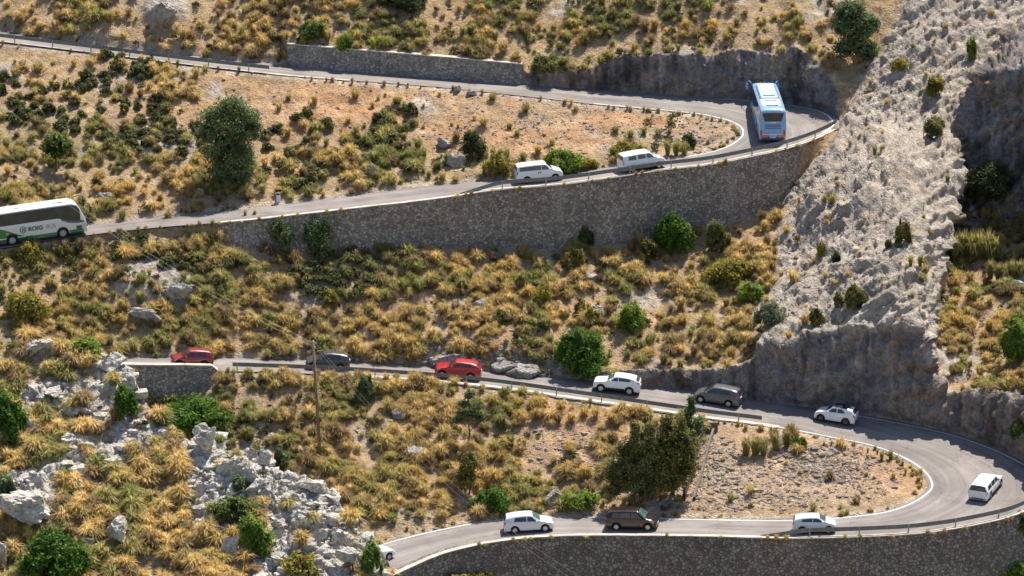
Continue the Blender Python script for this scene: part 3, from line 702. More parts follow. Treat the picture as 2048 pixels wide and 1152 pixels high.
# ------------------------------------------------------------------ vehicles
M_glass = glass(); M_tyre = plain('tyre', (.018, .018, .018), .85); M_rim = plain('alloy', (.5, .5, .5), .35, metal=.6); M_trim = plain('black_plastic', (.025, .025, .027), .6)
M_red = plain('red_lamp', (.45, .02, .02), .15, coat=1); M_head = plain('headlamp', (.55, .57, .6), .1, spec=1., coat=1); M_plate = plain('number_plate', (.75, .75, .72), .5); M_orange = plain('amber_lamp', (.75, .17, .03), .2, coat=1)
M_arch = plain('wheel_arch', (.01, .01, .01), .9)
class Body:
    def __init__(s, L, W, prof, belt, sill=.22, wheels=(), wr=.31, tumble=.32, round_=(.12, .10), plan=.86, crown=.03, shoulder=.035):
        """prof: [(d from nose, z)], belt: [(d, z)]"""
        s.L, s.W, s.belt, s.sill, s.wheels, s.wr, s.tum, s.rd, s.plan, s.crown, s.sh = L, W, belt, sill, wheels, wr, tumble, round_, plan, crown, shoulder
        # densify profile
        P = []
        prof = [(min(d + i * 1e-5, L + i * 1e-5), z) for i, (d, z) in enumerate(prof)]
        for (a, b) in zip(prof[:-1], prof[1:]):
            n = max(1, int(math.hypot(b[0] - a[0], b[1] - a[1]) / .07))
            for k in range(n): P.append((a[0] + (b[0] - a[0]) * k / n, a[1] + (b[1] - a[1]) * k / n))
        P.append(prof[-1]); P = np.array(P)
        # light smoothing of the corners
        for _ in range(2):
            Q = P.copy(); Q[1:-1] = (P[:-2] + 2 * P[1:-1] + P[2:]) / 4; P = Q
        s.P = P; s.n = len(P)
    def idx_x(s, d): return float(np.interp(d, s.P[:, 0], np.arange(s.n)))
    def idx_z(s, z, rear):
        h = int(np.argmax(s.P[:, 1])); 
        if rear: a = s.P[h:, 1][::-1]; return float(s.n - 1 - np.interp(z, np.maximum.accumulate(a), np.arange(len(a))))
        a = s.P[:h + 1, 1]; return float(np.interp(z, np.maximum.accumulate(a), np.arange(len(a))))
    def S(s, i, j, off=0., sy=1):
        d = float(np.interp(i, np.arange(s.n), s.P[:, 0])); z = float(np.interp(i, np.arange(s.n), s.P[:, 1]))
        zb = s.sill
        for wd in s.wheels:
            R = s.wr + .07; x = d - wd
            if abs(x) < R: zb = max(zb, s.wr + math.sqrt(R * R - x * x))
        e0, e1 = s.rd; xr = d / s.L; w = s.W / 2
        if xr < e0: w *= s.plan + (1 - s.plan) * math.sqrt(max(0, 1 - ((e0 - xr) / e0) ** 2))
        if xr > 1 - e1: w *= s.plan + .04 + (.96 - s.plan) * math.sqrt(max(0, 1 - ((xr - 1 + e1) / e1) ** 2))
        bz = float(np.interp(d, [q[0] for q in s.belt], [q[1] for q in s.belt])); bz = min(bz, z - .06)
        zb = min(zb, bz - .02)
        g = z - bz
        wt = w - s.sh - max(0, g - .08) * s.tum
        rr = min(.09, g * .5)
        pts = [(w - .05, zb), (w, zb + (bz - zb) * .3), (w - .0, zb + (bz - zb) * .75), (w - s.sh * .5, bz - .01), (w - s.sh, bz + .02 * min(1, g / .2)), (wt, z - rr), (wt - rr * .7, z - rr * .22), (wt - .35 * wt, z + s.crown * .7 * min(1, g * 3)), (0., z + s.crown * min(1, g * 3))]
        k = min(int(j), 7); f = j - k
        y = pts[k][0] * (1 - f) + pts[k + 1][0] * f; zz = pts[k][1] * (1 - f) + pts[k + 1][1] * f
        return np.array([s.L / 2 - d, sy * y, zz])
    def body(s, mat, parent):
        J = [0, 1, 2, 3, 4, 5, 6, 7, 8]; V = []
        for i in range(s.n):
            V += [s.S(i, j, 0, 1) for j in J] + [s.S(i, j, 0, -1) for j in J[-2::-1]]
        nc = 17; Fc = [list(f) for f in grid_faces(s.n, nc)]
        Fc += [list(range(nc)), list(range((s.n - 1) * nc, s.n * nc))[::-1]]
        o = mesh_np('body', np.array(V), Fc, mat, parent, smooth_=True)
        try:
            me = o.data
            me.shade_smooth() if False else None
        except Exception: pass
        # dark floor pan behind the wheels
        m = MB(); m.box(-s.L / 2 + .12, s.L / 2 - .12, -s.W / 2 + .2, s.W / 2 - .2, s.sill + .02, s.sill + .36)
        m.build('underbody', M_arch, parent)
        return o
    def patch(s, name, i0, i1, j0, j1, mat, parent, sides=(1,), off=.012, k0=0., k1=0., n=8, m_=4):
        """surface patch; k0,k1 lean the first/last edge with height"""
        out = None
        for sy in sides:
            V = []
            for a in range(n + 1):
                for b in range(m_ + 1):
                    fb = b / m_; ia = i0 + k0 * fb; ib = i1 + k1 * fb; i = ia + (ib - ia) * a / n; j = j0 + (j1 - j0) * fb
                    p = s.S(i, j, 0, sy); e = .02
                    du = s.S(i + .3, j, 0, sy) - s.S(i - .3, j, 0, sy); dv = s.S(i, min(8, j + e), 0, sy) - s.S(i, j - e, 0, sy)
                    nn = np.cross(du, dv); L_ = np.linalg.norm(nn)
                    nn = nn / L_ if L_ > 1e-9 else np.array([0, sy, 0.])
                    ctr = np.array([0, 0, .6]); 
                    if nn @ (p - ctr) < 0: nn = -nn
                    V.append(p + nn * off)
            out = mesh_np(name, np.array(V), grid_faces(n + 1, m_ + 1), mat, parent, smooth_=True)
        return out
    def screen(s, name, i0, i1, mat, parent, jj=6.1, off=.012, jj2=None):
        """windscreen or rear window across the full width"""
        V = []; n = 6; js = [(jj, 1), (7, 1), (7.5, 1), (8, 1), (7.5, -1), (7, -1), (jj, -1)]
        for a in range(n + 1):
            i = i0 + (i1 - i0) * a / n
            for k, (j, sy) in enumerate(js):
                if j == jj and jj2 is not None: j = jj + (jj2 - jj) * a / n
                p = s.S(i, j, 0, sy); du = s.S(i + .3, 8, 0, 1) - s.S(i - .3, 8, 0, 1); nn = np.array([-du[2], 0, du[0]]); nn /= np.linalg.norm(nn)
                if nn @ (p - np.array([0, 0, .6])) < 0: nn = -nn
                V.append(p + nn * off)
        return mesh_np(name, np.array(V), grid_faces(n + 1, 7), mat, parent, smooth_=True)
def wheel(parent, x, y, r, w=.2, rim=None, spokes=5):
    sg = 1 if y > 0 else -1; m = MB()
    n = 26; prof = [(r * .62, -w / 2), (r * .93, -w / 2), (r, -w * .32), (r, w * .32), (r * .93, w / 2), (r * .62, w / 2), (r * .6, w * .3)]
    V = [(a * math.cos(2 * math.pi * k / n), sg * b, a * math.sin(2 * math.pi * k / n)) for k in range(n) for a, b in prof]
    c = len(prof); Fc = [[k * c + q, ((k + 1) % n) * c + q, ((k + 1) % n) * c + q + 1, k * c + q + 1] for k in range(n) for q in range(c - 1)]
    m.add(V, Fc); t = m.build('wheel', M_tyre, parent, True); t.location = (x, y, r)
    m = MB(); m.cyl((0, sg * w * .2, 0), (0, sg * w * .24, 0), r * .66, r * .66, 22)
    rr = r * .66
    m.cyl((0, sg * w * .24, 0), (0, sg * w * .5, 0), r * .16, r * .1, 10)
    for k in range(spokes):
        a = 2 * math.pi * k / spokes + .3; ca_, sa_ = math.cos(a), math.sin(a); h = r * .11
        pts = []
        for rad, yy in ((r * .08, w * .46), (rr, w * .4)):
            for q_ in (-1, 1):
                pts.append((rad * ca_ - q_ * h * sa_, sg * yy, rad * sa_ + q_ * h * ca_)); pts.append((rad * ca_ - q_ * h * sa_, sg * w * .22, rad * sa_ + q_ * h * ca_))
        m.add(pts, [[0, 2, 6, 4], [0, 4, 5, 1], [2, 3, 7, 6], [4, 6, 7, 5]])
    rg = MB(); 
    for k in range(22):
        a0, a1 = 2 * math.pi * k / 22, 2 * math.pi * (k + 1) / 22
        q0 = [(R_ * math.cos(a), sg * yy, R_ * math.sin(a)) for a in (a0, a1) for R_, yy in ((rr * 1.0, w * .5), (rr * .86, w * .44))]
        m.add(q0, [[0, 2, 3, 1]])
    m.build('rim', rim or M_rim, t)
def place(root, r, u, v, head=1, yaw=0., pitch=True, t=None):
    k, tt, p = r.locate(u, v)
    if t is not None: tt = t
    p, d = r.frame(k, tt)
    d = d * head; yawa = math.atan2(d[1], d[0]) + yaw; pit = -math.asin(max(-1, min(1, d[2])))
    root.location = (p[0], p[1], p[2] + .02); root.rotation_euler = (0, pit, yawa)
    return p, yawa
def car(label, r, u, v, head, sp, t=None, yaw=0., name='car', cat='car'):
    root = empty(name); tag(root, label, cat); place(root, r, u, v, head, yaw, t=t)
    L, W, H = sp['L'], sp['W'], sp['H']; wr = sp.get('wr', .31); fo = sp.get('fo', .17 * L); wb = sp.get('wb', .61 * L)
    b = Body(L, W, sp['prof'], sp['belt'], sp.get('sill', .24), (fo, fo + wb), wr, sp.get('tum', .34), sp.get('round', (.14, .1)), sp.get('plan', .84))
    pm = sp['mat']; b.body(pm, root)
    for x in (L / 2 - fo, L / 2 - fo - wb):
        for y in (1, -1): wheel(root, x, y * (W / 2 - .11), wr, .2, sp.get('rim'), sp.get('spokes', 5))
    z0, z1 = sp['ws']          # windscreen base/top heights
    i0, i1 = b.idx_z(z0, False), b.idx_z(z1, False)
    b.screen('windscreen', i0, i1, sp.get('wsmat', M_glass), root, 6.05, jj2=6.05)
    z0, z1 = sp['rw']; i0, i1 = b.idx_z(z1, True), b.idx_z(z0, True)
    b.screen('rear_window', i0, i1, M_glass, root, 6.15, jj2=6.15)
    for k, (d0, d1, e0, e1) in enumerate(sp['win']):   # lower front, lower rear, upper shifts (m)
        a0, a1 = b.idx_x(d0), b.idx_x(d1); c0, c1 = b.idx_x(d0 + e0), b.idx_x(d1 + e1)
        for sy in (1, -1): b.patch('window', a0, a1, 4.08, 4.9, M_glass, root, (sy,), .012, c0 - a0, c1 - a1, 10, 4)
    hl = sp.get('hl', (.05, .13, 2.3, 3.4)); tl = sp.get('tl', (.955, .995, 2.2, 3.8))
    for sy in (1, -1):
        b.patch('headlight', b.idx_x(hl[0] * L), b.idx_x(hl[1] * L), hl[2], hl[3], M_head, root, (sy,), .012)
        b.patch('tail_light', b.idx_x(tl[0] * L), b.idx_x(tl[1] * L) , tl[2], tl[3], M_red, root, (sy,), .012)
        m = MB(); md = sp['win'][0][0] + .18; bzz = float(np.interp(md, [q[0] for q in sp['belt']], [q[1] for q in sp['belt']]))
        m.rbox((L / 2 - md, sy * (W / 2 + .07), bzz + .09), (.07, .1, .075)); m.build('mirror', sp.get('mirror', pm), root, True)
        if sp.get('cladding'): b.patch('sill_trim', b.idx_x(fo + wr + .08), b.idx_x(fo + wb - wr - .08), 0.02, .8, M_trim, root, (sy,), .012)
        for dd in sp.get('handles', (.47, .7)):
            m = MB(); m.rbox((L / 2 - dd * L, sy * (W / 2 + .005), H * .53), (.09, .025, .02)); m.build('door_handle', sp.get('mirror', pm), root)
    m = MB(); m.box(-L / 2 - .02, -L / 2 + .02, -.26, .26, sp.get('pz', .75), sp.get('pz', .75) + .11); m.build('number_plate', M_plate, root)
    m = MB(); m.box(L / 2 - .03, L / 2 + .012, -.26, .26, .42, .53); m.build('number_plate', M_plate, root)
    m = MB(); m.rbox((L / 2 - .06, 0, .36), (.09, W * .3, .07)); m.build('grille', M_trim, root)
    m = MB(); m.rbox((-L / 2 + .07, 0, .33), (.09, W * .38, .07)); m.build('bumper_trim', M_trim, root)
    return root, b
def hatch(L, H, mat, W=1.7, cowl=.24, roof0=.43, roof1=.8, hood=.92, tail=.1, belt=.9, rise=.1, sill=.24, nose=.62, **k):
    """generic hatchback profile, fractions of the length"""
    prof = [(0, .34), (.0, nose), (.03 * L, nose + .12), (.11 * L, hood - .07), (cowl * L, hood + .02), (roof0 * L, H - .03), (.58 * L, H), (roof1 * L, H - .05), ((1 - tail * .5) * L, H - .16), ((1 - .012) * L, belt + rise), (L, belt - .12), (L, .36)]
    sp = dict(L=L, W=W, H=H, mat=mat, prof=prof, belt=[(0, hood - .2), (cowl * L, belt), (L * .6, belt + rise * .45), (L, belt + rise)], ws=(hood + .09, H - .09), rw=(belt + rise + .05, H - .17),
              win=[(L * (cowl + .05), L * .52, L * .125, -.01), (L * .54, L * .79, .0, -.1)], sill=sill)
    sp.update(k); return sp
white = paint('white', (.78, .79, .8)); silver = paint('pale_silver', (.62, .66, .7), .3); dred = paint('dark_red', (.24, .014, .018)); red = paint('bright_red', (.42, .006, .01)); grey = paint('graphite', (.055, .058, .06), .3); brown = paint('brown', (.02, .009, .008), .3); tgrey = paint('warm_grey', (.11, .105, .105), .3)
M_wsg = glass('tinted_windscreen', (.07, .13, .11), .08)
car('small dark red three-door hatchback on the road above the short parapet wall', RA, 384, 731, 1, hatch(3.6, 1.5, dred, 1.66, roof0=.42, roof1=.86, tail=.09, spokes=7, win=[(1.0, 1.98, .46, -.02), (2.06, 3.02, .0, -.18)], handles=(.5,)))
car('dark grey hatchback driving behind the wooden utility pole', RA, 654, 736, 1, hatch(3.85, 1.48, grey, 1.72))
juke = dict(W=1.78, sill=.34, wr=.35, hood=1.02, nose=.78, belt=1.08, rise=.12, cowl=.27, roof0=.45, roof1=.8, tail=.2, cladding=True, tl=(.93, .985, 2.7, 4.2))
car('bright red crossover with dark windows, between the grey hatchback and a white crossover', RA, 918, 754, 1, hatch(4.05, 1.56, red, **juke))
car('white crossover climbing the road beside the round green bush', RA, 1233, 782, 1, hatch(4.1, 1.57, white, wsmat=M_wsg, **juke))
car('grey people carrier with tall red tail lights below the dark rock face', RA, 1435, 806, 1, hatch(4.1, 1.58, tgrey, 1.76, cowl=.2, roof0=.42, roof1=.84, belt=.95, rise=.14, tl=(.93, .99, 2.5, 4.7), hood=.97))
ft_root, fb = car('small rounded white car with its black fabric roof folded open', RA, 1672, 843, 1, hatch(3.6, 1.48, white, 1.64, hood=.95, belt=.93, rise=.1, cowl=.25, roof0=.44, roof1=.8, tail=.16, wsmat=M_glass, rim=plain('dark_alloy', (.12, .12, .12), .4, metal=.5), win=[(1.05, 1.95, .44, -.02), (2.02, 2.72, .0, -.3)], handles=(.52,)))
fb.screen('open_roof', fb.idx_x(1.6), fb.idx_x(2.8), plain('open_roof_dark', (.02, .02, .022), 1., spec=.1), ft_root, 5.6, off=.02)
m = MB(); 
for k in range(5): m.rbox((1.8 - 2.6 - .09 * k, 0, 1.52 - .035 * k), (.06, .52, .06 + .012 * (k % 2)))
m.build('folded_roof', plain('black_canvas', (.04, .042, .045), .9), ft_root, True)
est = hatch(4.45, 1.48, white, 1.72, cowl=.25, roof0=.4, roof1=.9, tail=.05, hood=.95, belt=.93, rise=.03, win=[(1.3, 2.25, .45, -.02), (2.32, 3.1, 0, -.02), (3.2, 4.1, 0, -.22)], cladding=True, round=(.14, .05), tl=(.975, .998, 2.3, 4.6), mirror=white, rw=(.98, 1.36))
car('white estate car seen from behind on the hairpin bend', RA, 1974, 985, 1, est)
car('white five-door hatchback with a green-tinted windscreen following the brown car', RA, 1058, 1060, 1, hatch(4.1, 1.5, silver, 1.74, wsmat=M_wsg, rise=.12))
car('dark brown people carrier on the lowest road', RA, 1267, 1055, 1, hatch(4.3, 1.62, brown, 1.8, cowl=.2, roof0=.36, roof1=.86, hood=.98, belt=.97, rise=.12, wsmat=M_wsg, win=[(1.15, 2.1, .42, -.02), (2.17, 3.05, 0, 0), (3.12, 3.75, 0, -.12)]))
car('small white five-door car passing behind the start of the lowest guardrail', RA, 1628, 1062, 1, hatch(3.5, 1.41, silver, 1.63, cowl=.2, roof0=.4, roof1=.82, hood=.95, belt=.93, rise=.14, wsmat=M_wsg))
car('white car mostly hidden by the green bush where the lowest road starts', RA, 742, 1126, 1, hatch(3.9, 1.5, white, 1.7))
van = dict(W=1.8, cowl=.2, roof0=.36, roof1=.93, tail=.03, hood=1.08, belt=1.12, rise=.02, nose=.75, sill=.26, tum=.14, cladding=True, round=(.12, .04), tl=(.975, .997, 2.0, 4.2), wr=.32)
v1 = hatch(4.3, 1.72, white, **van); v1['win'] = [(1.05, 1.95, .42, -.02), (2.0, 4.05, 0, -.06)]
vr, vb_ = car('white passenger van with one long dark window band and two black squares on its door', RB, 1078, 361, 1, v1, cat='van', name='van')
for dd in (2.02, 2.2): vb_.patch('door_emblem', vb_.idx_x(dd), vb_.idx_x(dd + .12), 1.9, 2.5, M_trim, vr, (-1,), .012, n=2)
v2 = hatch(4.25, 1.72, white, **van); v2['win'] = [(1.05, 1.9, .42, -.0), (2.02, 2.75, 0, 0), (2.92, 3.7, .03, -.08)]
car('white passenger van with three separate side windows', RB, 1283, 338, 1, v2, cat='van', name='van')
# ---- coaches
def coach(label, L, H, mat, roofmat, r=None, u=0, v=0, head=1, t=None, fo=2.25, wb=4.6, W=2.45, beltz=1.78, pose=None, winmat=None):
    root = empty('coach'); tag(root, label, 'coach')
    if pose: root.location, root.rotation_euler = pose
    else: place(root, r, u, v, head, t=t)
    prof = [(0, .4), (.0, 1.0), (.06, 1.35), (.38, 2.25), (.75, H - .2), (1.25, H - .02), (L * .5, H), (L - .35, H - .03), (L - .12, H - .22), (L - .05, 1.75), (L, 1.2), (L, .4)]
    b = Body(L, W, prof, [(0, 1.3), (.8, 1.3), (1.6, beltz - .35), (2.6, beltz), (L, beltz)], .3, (fo, fo + wb), .48, .06, (.05, .03), .9, .06, .02)
    b.body(mat, root)
    for x in (L / 2 - fo, L / 2 - fo - wb):
        for y in (1, -1): wheel(root, x, y * (W / 2 - .17), .47, .3, plain('steel_rim', (.42, .41, .4), .5, metal=.3), 8)
    # white roof skin
    b.screen('roof', b.idx_x(.95), b.idx_x(L - .22), roofmat, root, 5.35, off=.012)
    b.screen('windscreen', b.idx_z(1.28, False), b.idx_z(H - .14, False), winmat or M_glass, root, 4.3)
    for sy in (1, -1):
        b.patch('window_band', b.idx_x(.55), b.idx_x(L - .45), 4.06, 4.95, M_glass, root, (sy,), .014, 0, 0, 40, 4)
        b.patch('window', b.idx_x(.25), b.idx_x(2.3), 2.7, 4.1, M_glass, root, (sy,), .014, 0, 0, 8, 3)
        m = MB(); m.tube([(L / 2 - .7, sy * (W / 2 - .1), H - .12), (L / 2 - .1, sy * (W / 2 + .12), H - .05), (L / 2 + .3, sy * (W / 2 + .2), H - .22), (L / 2 + .38, sy * (W / 2 + .22), H - .5)], .045)
        m.rbox((L / 2 + .36, sy * (W / 2 + .22), H - .75), (.1, .13, .3)); m.build('mirror', mat if sp_b else M_trim, root)
        b.patch('headlight', b.idx_x(.02), b.idx_x(.5), 1.3, 2.2, M_head, root, (sy,), .014)
    return root, b
sp_b = False
M_cw = paint('coach_white', (.74, .72, .71)); M_rw = paint('roof_white', (.82, .83, .84)); M_green = paint('coach_green', (.015, .2, .035)); M_dgreen = paint('deep_green', (.01, .075, .05))
CG, cb = coach('white and green coach with a dark window band and lettering on its side', 9.4, 3.1, M_cw, M_rw, RB, 66, 467, 1, t=.62, winmat=glass('coach_windscreen', (.03, .08, .06), .05))
L = 9.4
# green skirt and rear sweep, on both flanks
for sy in (-1, 1):
    V = []; Fc = []
    def side_curve(name, dlo, dhi, ftop, fbot, mat, off):
        V = []; n = 40
        for a in range(n + 1):
            d = dlo + (dhi - dlo) * a / n
            for b_ in (0, .5, 1):
                i = cb.idx_x(d); lo = cb.S(i, 0.02, 0, sy); zt = ftop(d) * (1 - b_) + fbot(d) * b_
                zt = max(zt, lo[2] + .005); z1, z3 = cb.S(i, 1, 0, sy), cb.S(i, 3, 0, sy)
                y = lo[1] + (z1[1] - lo[1]) * min(1, max(0, (zt - lo[2]) / max(.01, z1[2] - lo[2])))
                V.append((lo[0], y + sy * off, zt))
        mesh_np(name, np.array(V), grid_faces(n + 1, 3), mat, CG)
    side_curve('green_sweep', 5.0, 9.2, lambda d: .68 + 1.1 * smooth(np.array(d), 5.2, 8.6), lambda d: .3, M_green, .016)
    side_curve('green_skirt', .35, 5.0, lambda d: .66, lambda d: .46, M_green, .016)
    side_curve('dark_skirt', .35, 5.2, lambda d: .44, lambda d: .3, M_dgreen, .016)
    side_curve('dark_skirt', 5.2, 9.2, lambda d: .52 + .3 * smooth(np.array(d), 6, 9), lambda d: .3, M_dgreen, .022)
    side_curve('pale_stripe', 5.6, 9.2, lambda d: .74, lambda d: .66, M_rw, .028)
    side_curve('side_panel', .5, 1.0, lambda d: .98, lambda d: .66, M_dgreen, .018)
def text(name, s, size, mat, parent, loc, rot, bold=0., sx=1.):
    cu = bpy.data.curves.new(name, 'FONT'); cu.body = s; cu.size = size; cu.offset = bold; cu.extrude = .002; cu.align_x = 'LEFT'
    o = bpy.data.objects.new(name, cu); COL.objects.link(o); dg = bpy.context.evaluated_depsgraph_get()
    me = bpy.data.meshes.new_from_object(o.evaluated_get(dg)); bpy.data.objects.remove(o)
    me.materials.clear(); me.materials.append(mat); t = bpy.data.objects.new(name, me); link(t, parent); t.location = loc; t.rotation_euler = rot; t.scale = (sx, 1, 1); return t
M_logo = plain('logo_green', (.02, .16, .10), .5); M_logog = plain('logo_grey', (.3, .32, .32), .5)
ysd = -(2.45 / 2 + .022)
for sy in (-1,):
    x0 = L / 2 - 5.35
    text('lettering', 'ROIG', .52, M_logo, CG, (x0, ysd, 1.12), (math.pi / 2, 0, 0), .022, 1.06)
    text('lettering', 'BUS', .52, M_logog, CG, (x0 + 1.62, ysd, 1.12), (math.pi / 2, 0, 0), 0, 1.0)
    m = MB(); n = 28
    for k in range(n):
        a0, a1 = 2 * math.pi * k / n, 2 * math.pi * (k + 1) / n
        m.add([(R_ * math.cos(a), 0, R_ * math.sin(a)) for a in (a0, a1) for R_ in (.3, .24)], [[0, 2, 3, 1]])
    for pth in (((-.13, -.14), (-.04, .15)), ((-.04, .15), (.04, -.02)), ((.04, -.02), (.1, .12)), ((.1, .12), (.15, -.14)), ((-.15, -.12), (.15, -.12))):
        (xa, za), (xb, zb) = pth; dx, dz = xb - xa, zb - za; q_ = math.hypot(dx, dz); nx_, nz_ = -dz / q_ * .028, dx / q_ * .028
        m.add([(xa + nx_, -.002, za + nz_), (xa - nx_, -.002, za - nz_), (xb - nx_, -.002, zb - nz_), (xb + nx_, -.002, zb + nz_)], [[0, 1, 2, 3]])
    o = m.build('emblem', M_logo, CG); o.location = (x0 - .45, ysd, 1.3)
for d in (1.9, 5.6):
    m = MB(); m.rbox((L / 2 - d - .45, 0, 3.15), (.48, .42, .05)); m.build('roof_hatch', M_rw, CG)
    m = MB(); m.box(L / 2 - d - 1.0, L / 2 - d, -.62, -.5, 3.1, 3.17); m.build('roof_vent', M_trim, CG)
m = MB(); m.rbox((L / 2 + .03, 0, .55), (.08, 1.0, .12)); m.build('bumper', M_cw, CG)
# blue coach
lb = paint('light_blue', (.24, .42, .67)); rb = paint('roof_blue', (.6, .76, .9)); navy = paint('navy', (.02, .05, .16))
sp_b = True
LB = 10.6
pr = RB.locate(1546, 287)[2]; pf = at_z(1531, 238, 22.9)
mid = pr.copy(); yaw = math.radians(91.5); pit = math.radians(-3.2)
cpos = pr + np.array([math.cos(yaw) * LB / 2, math.sin(yaw) * LB / 2, math.tan(-pit) * LB / 2 + .03])
CB, bb = coach('light blue coach seen from behind, turning on the upper hairpin', LB, 3.2, lb, rb, pose=(tuple(cpos), (0, pit, yaw)), W=2.55, fo=2.3, wb=5.0)
xr = -LB / 2
bb.screen('rear_window', bb.idx_z(2.84, True), bb.idx_z(2.05, True), M_glass, CB, 6.3, .016, 7.0)
for k, z in enumerate((1.72, 1.56, 1.4)):
    m = MB(); m.box(xr + .03, xr - .012, -.75, .75, z, z + .05); m.build('vent', navy, CB)
for sy in (1, -1):
    m = MB(); m.rbox((xr + .06, sy * 1.08, 1.02), (.1, .1, .27)); m.build('tail_light', M_red, CB, True)
    m = MB(); m.rbox((xr + .03, sy * .74, .68), (.08, .42, .13)); m.build('reflector', M_orange, CB)
m = MB(); m.box(xr - .012, xr + .1, -1.12, 1.12, .78, .86); m.build('bumper_stripe', M_rw, CB)
m = MB(); m.rbox((xr + .05, 0, .42), (.1, 1.15, .18)); m.build('bumper', navy, CB)
m = MB(); m.box(xr - .07, xr - .03, -.27, .27, .52, .63); m.build('number_plate', M_plate, CB)
m = MB(); m.box(xr + .02, xr - .03, -.3, .3, 1.96, 2.04); m.build('sign', M_plate, CB)
m = MB(); m.box(xr + 3.8, xr + 8.6, -.78, .78, 3.2, 3.36); m.box(xr + 4.5, xr + 8.2, -.6, .6, 3.36, 3.43); m.build('air_conditioner', rb, CB)
M_bl = plain('blue_trim', (.06, .16, .28), .5)
m = MB(); m.box(xr + 4.3, xr + 4.75, -.55, .55, 3.36, 3.4); m.build('air_intake', M_bl, CB)
for sy in (1, -1):
    m = MB(); m.box(xr + 3.9, xr + 8.3, sy * .86 - .05, sy * .86 + .05, 3.2, 3.32); m.build('roof_rail', M_bl, CB)
for x in (xr + 3.0, xr + 1.4):
    m = MB(); m.box(x, x + .16, -.6, .5, 3.24, 3.28); m.build('roof_seam', M_bl, CB)
for y in (-.4, 0, .4):
    m = MB(); m.box(xr + 8.75, xr + 9.3, y - .06, y + .06, 3.22, 3.3); m.build('roof_vent', M_bl, CB)
# ------------------------------------------------------------------ plants
def leaves(lobes, n, leaf, cols, seed, flat=.0, shell=(.72, 1.05), cvar=.3, hole=.0):
    """leaf-sized quads spread through the outer volume of overlapping lobes"""
    g = np.random.default_rng(seed)
    lob = np.array(lobes, float); w = (lob[:, 3] * lob[:, 4] + lob[:, 4] * lob[:, 5]) ; w /= w.sum()
    k = g.choice(len(lob), int(n * 1.5), p=w)
    d = g.normal(size=(len(k), 3)); d /= np.linalg.norm(d, axis=1, keepdims=True)
    r = g.uniform(shell[0], shell[1], len(k))
    bump = 1 + .16 * vnoise(d * 2.6 + k[:, None] * 9.1, seed)
    c = lob[k, :3] + d * lob[k, 3:6] * (r * bump)[:, None]
    keep = (c[:, 2] > -.05) & ((r < .98) | (vnoise(c * 4.3, seed + 9) > .1))
    if hole: keep &= vnoise(c * 1.9, seed + 3) > -1 + hole * 1.0
    c = c[keep][:n]; d = d[keep][:n]; k = k[keep][:n]
    m = len(c)
    nn = d + g.normal(size=(m, 3)) * .75; nn[:, 2] += flat; nn /= np.linalg.norm(nn, axis=1, keepdims=True)
    a = np.cross(nn, g.normal(size=(m, 3))); a /= np.linalg.norm(a, axis=1, keepdims=True); b = np.cross(nn, a)
    s = (leaf * g.uniform(.6, 1.4, m))[:, None]
    V = np.stack([c - a * s * .55, c - b * s * .5 + a * s * .1, c + a * s * .75, c + b * s * .5 + a * s * .1], 1)
    Fq = np.arange(m * 4).reshape(m, 4)
    cols = np.array(cols)
    t = np.clip(.5 + .5 * vnoise(c * 1.7 + 5, seed + 7) * 1.5 + g.normal(size=m) * .18, 0, 1)[:, None]
    C = cols[0] * (1 - t) + cols[1] * t
    C = C * g.uniform(1 - cvar, 1 + cvar, (m, 1))
    if len(cols) > 2:
        q = g.random(m) < .12; C[q] = cols[2]
    return V.reshape(-1, 3), Fq, np.repeat(C, 4, 0)
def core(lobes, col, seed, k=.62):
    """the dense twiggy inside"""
    V = []; Fq = []; n = 8
    for (x, y, z, a, b, c) in lobes:
        base = len(V)
        for i in range(n + 1):
            for j in range(12):
                th = math.pi * i / n; ph = 2 * math.pi * j / 12
                q = np.array([math.sin(th) * math.cos(ph), math.sin(th) * math.sin(ph), math.cos(th)])
                r = k * (1 + .22 * float(vnoise(q[None] * 2.2 + x * 3 + seed, seed)[0]))
                V.append([x + q[0] * a * r, y + q[1] * b * r, z + q[2] * c * r])
        for i in range(n):
            for j in range(12):
                Fq.append([base + i * 12 + j, base + (i + 1) * 12 + j, base + (i + 1) * 12 + (j + 1) % 12, base + i * 12 + (j + 1) % 12])
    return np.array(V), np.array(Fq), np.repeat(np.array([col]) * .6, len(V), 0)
def merge(parts):
    V = []; Fq = []; C = []; b = 0
    for v, f, c in parts: V.append(v); Fq.append(f + b); C.append(c); b += len(v)
    return np.concatenate(V), np.concatenate(Fq), np.concatenate(C)
def shrub_mesh(name, lobes, n, leaf, cols, seed, parent=None, **k):
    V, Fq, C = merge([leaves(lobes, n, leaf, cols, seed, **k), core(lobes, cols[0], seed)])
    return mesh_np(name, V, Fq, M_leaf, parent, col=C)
def mklobes(w, h, nl, seed, tall=False):
    g = random.Random(seed); L_ = []
    nl = nl + 4
    for k in range(nl):
        a = 2.4 * k + g.uniform(-.3, .3); r = .4 * w * math.sqrt(k / nl) * g.uniform(.8, 1.15)
        s = g.uniform(.1, .27) if k else .3
        z = h * (.68 - .42 * (r / (.37 * w)) ** 2 + g.uniform(-.1, .1)) if k else .5 * h
        if tall: z = h * (.15 + .7 * k / max(1, nl - 1)); r *= 1 - .5 * k / nl; s *= 1.05 - .4 * k / nl
        L_.append((r * math.cos(a), r * math.sin(a) * .8, z, s * w, s * w * .85, h * (.34 if not tall else .2) * g.uniform(.85, 1.15)))
    return L_
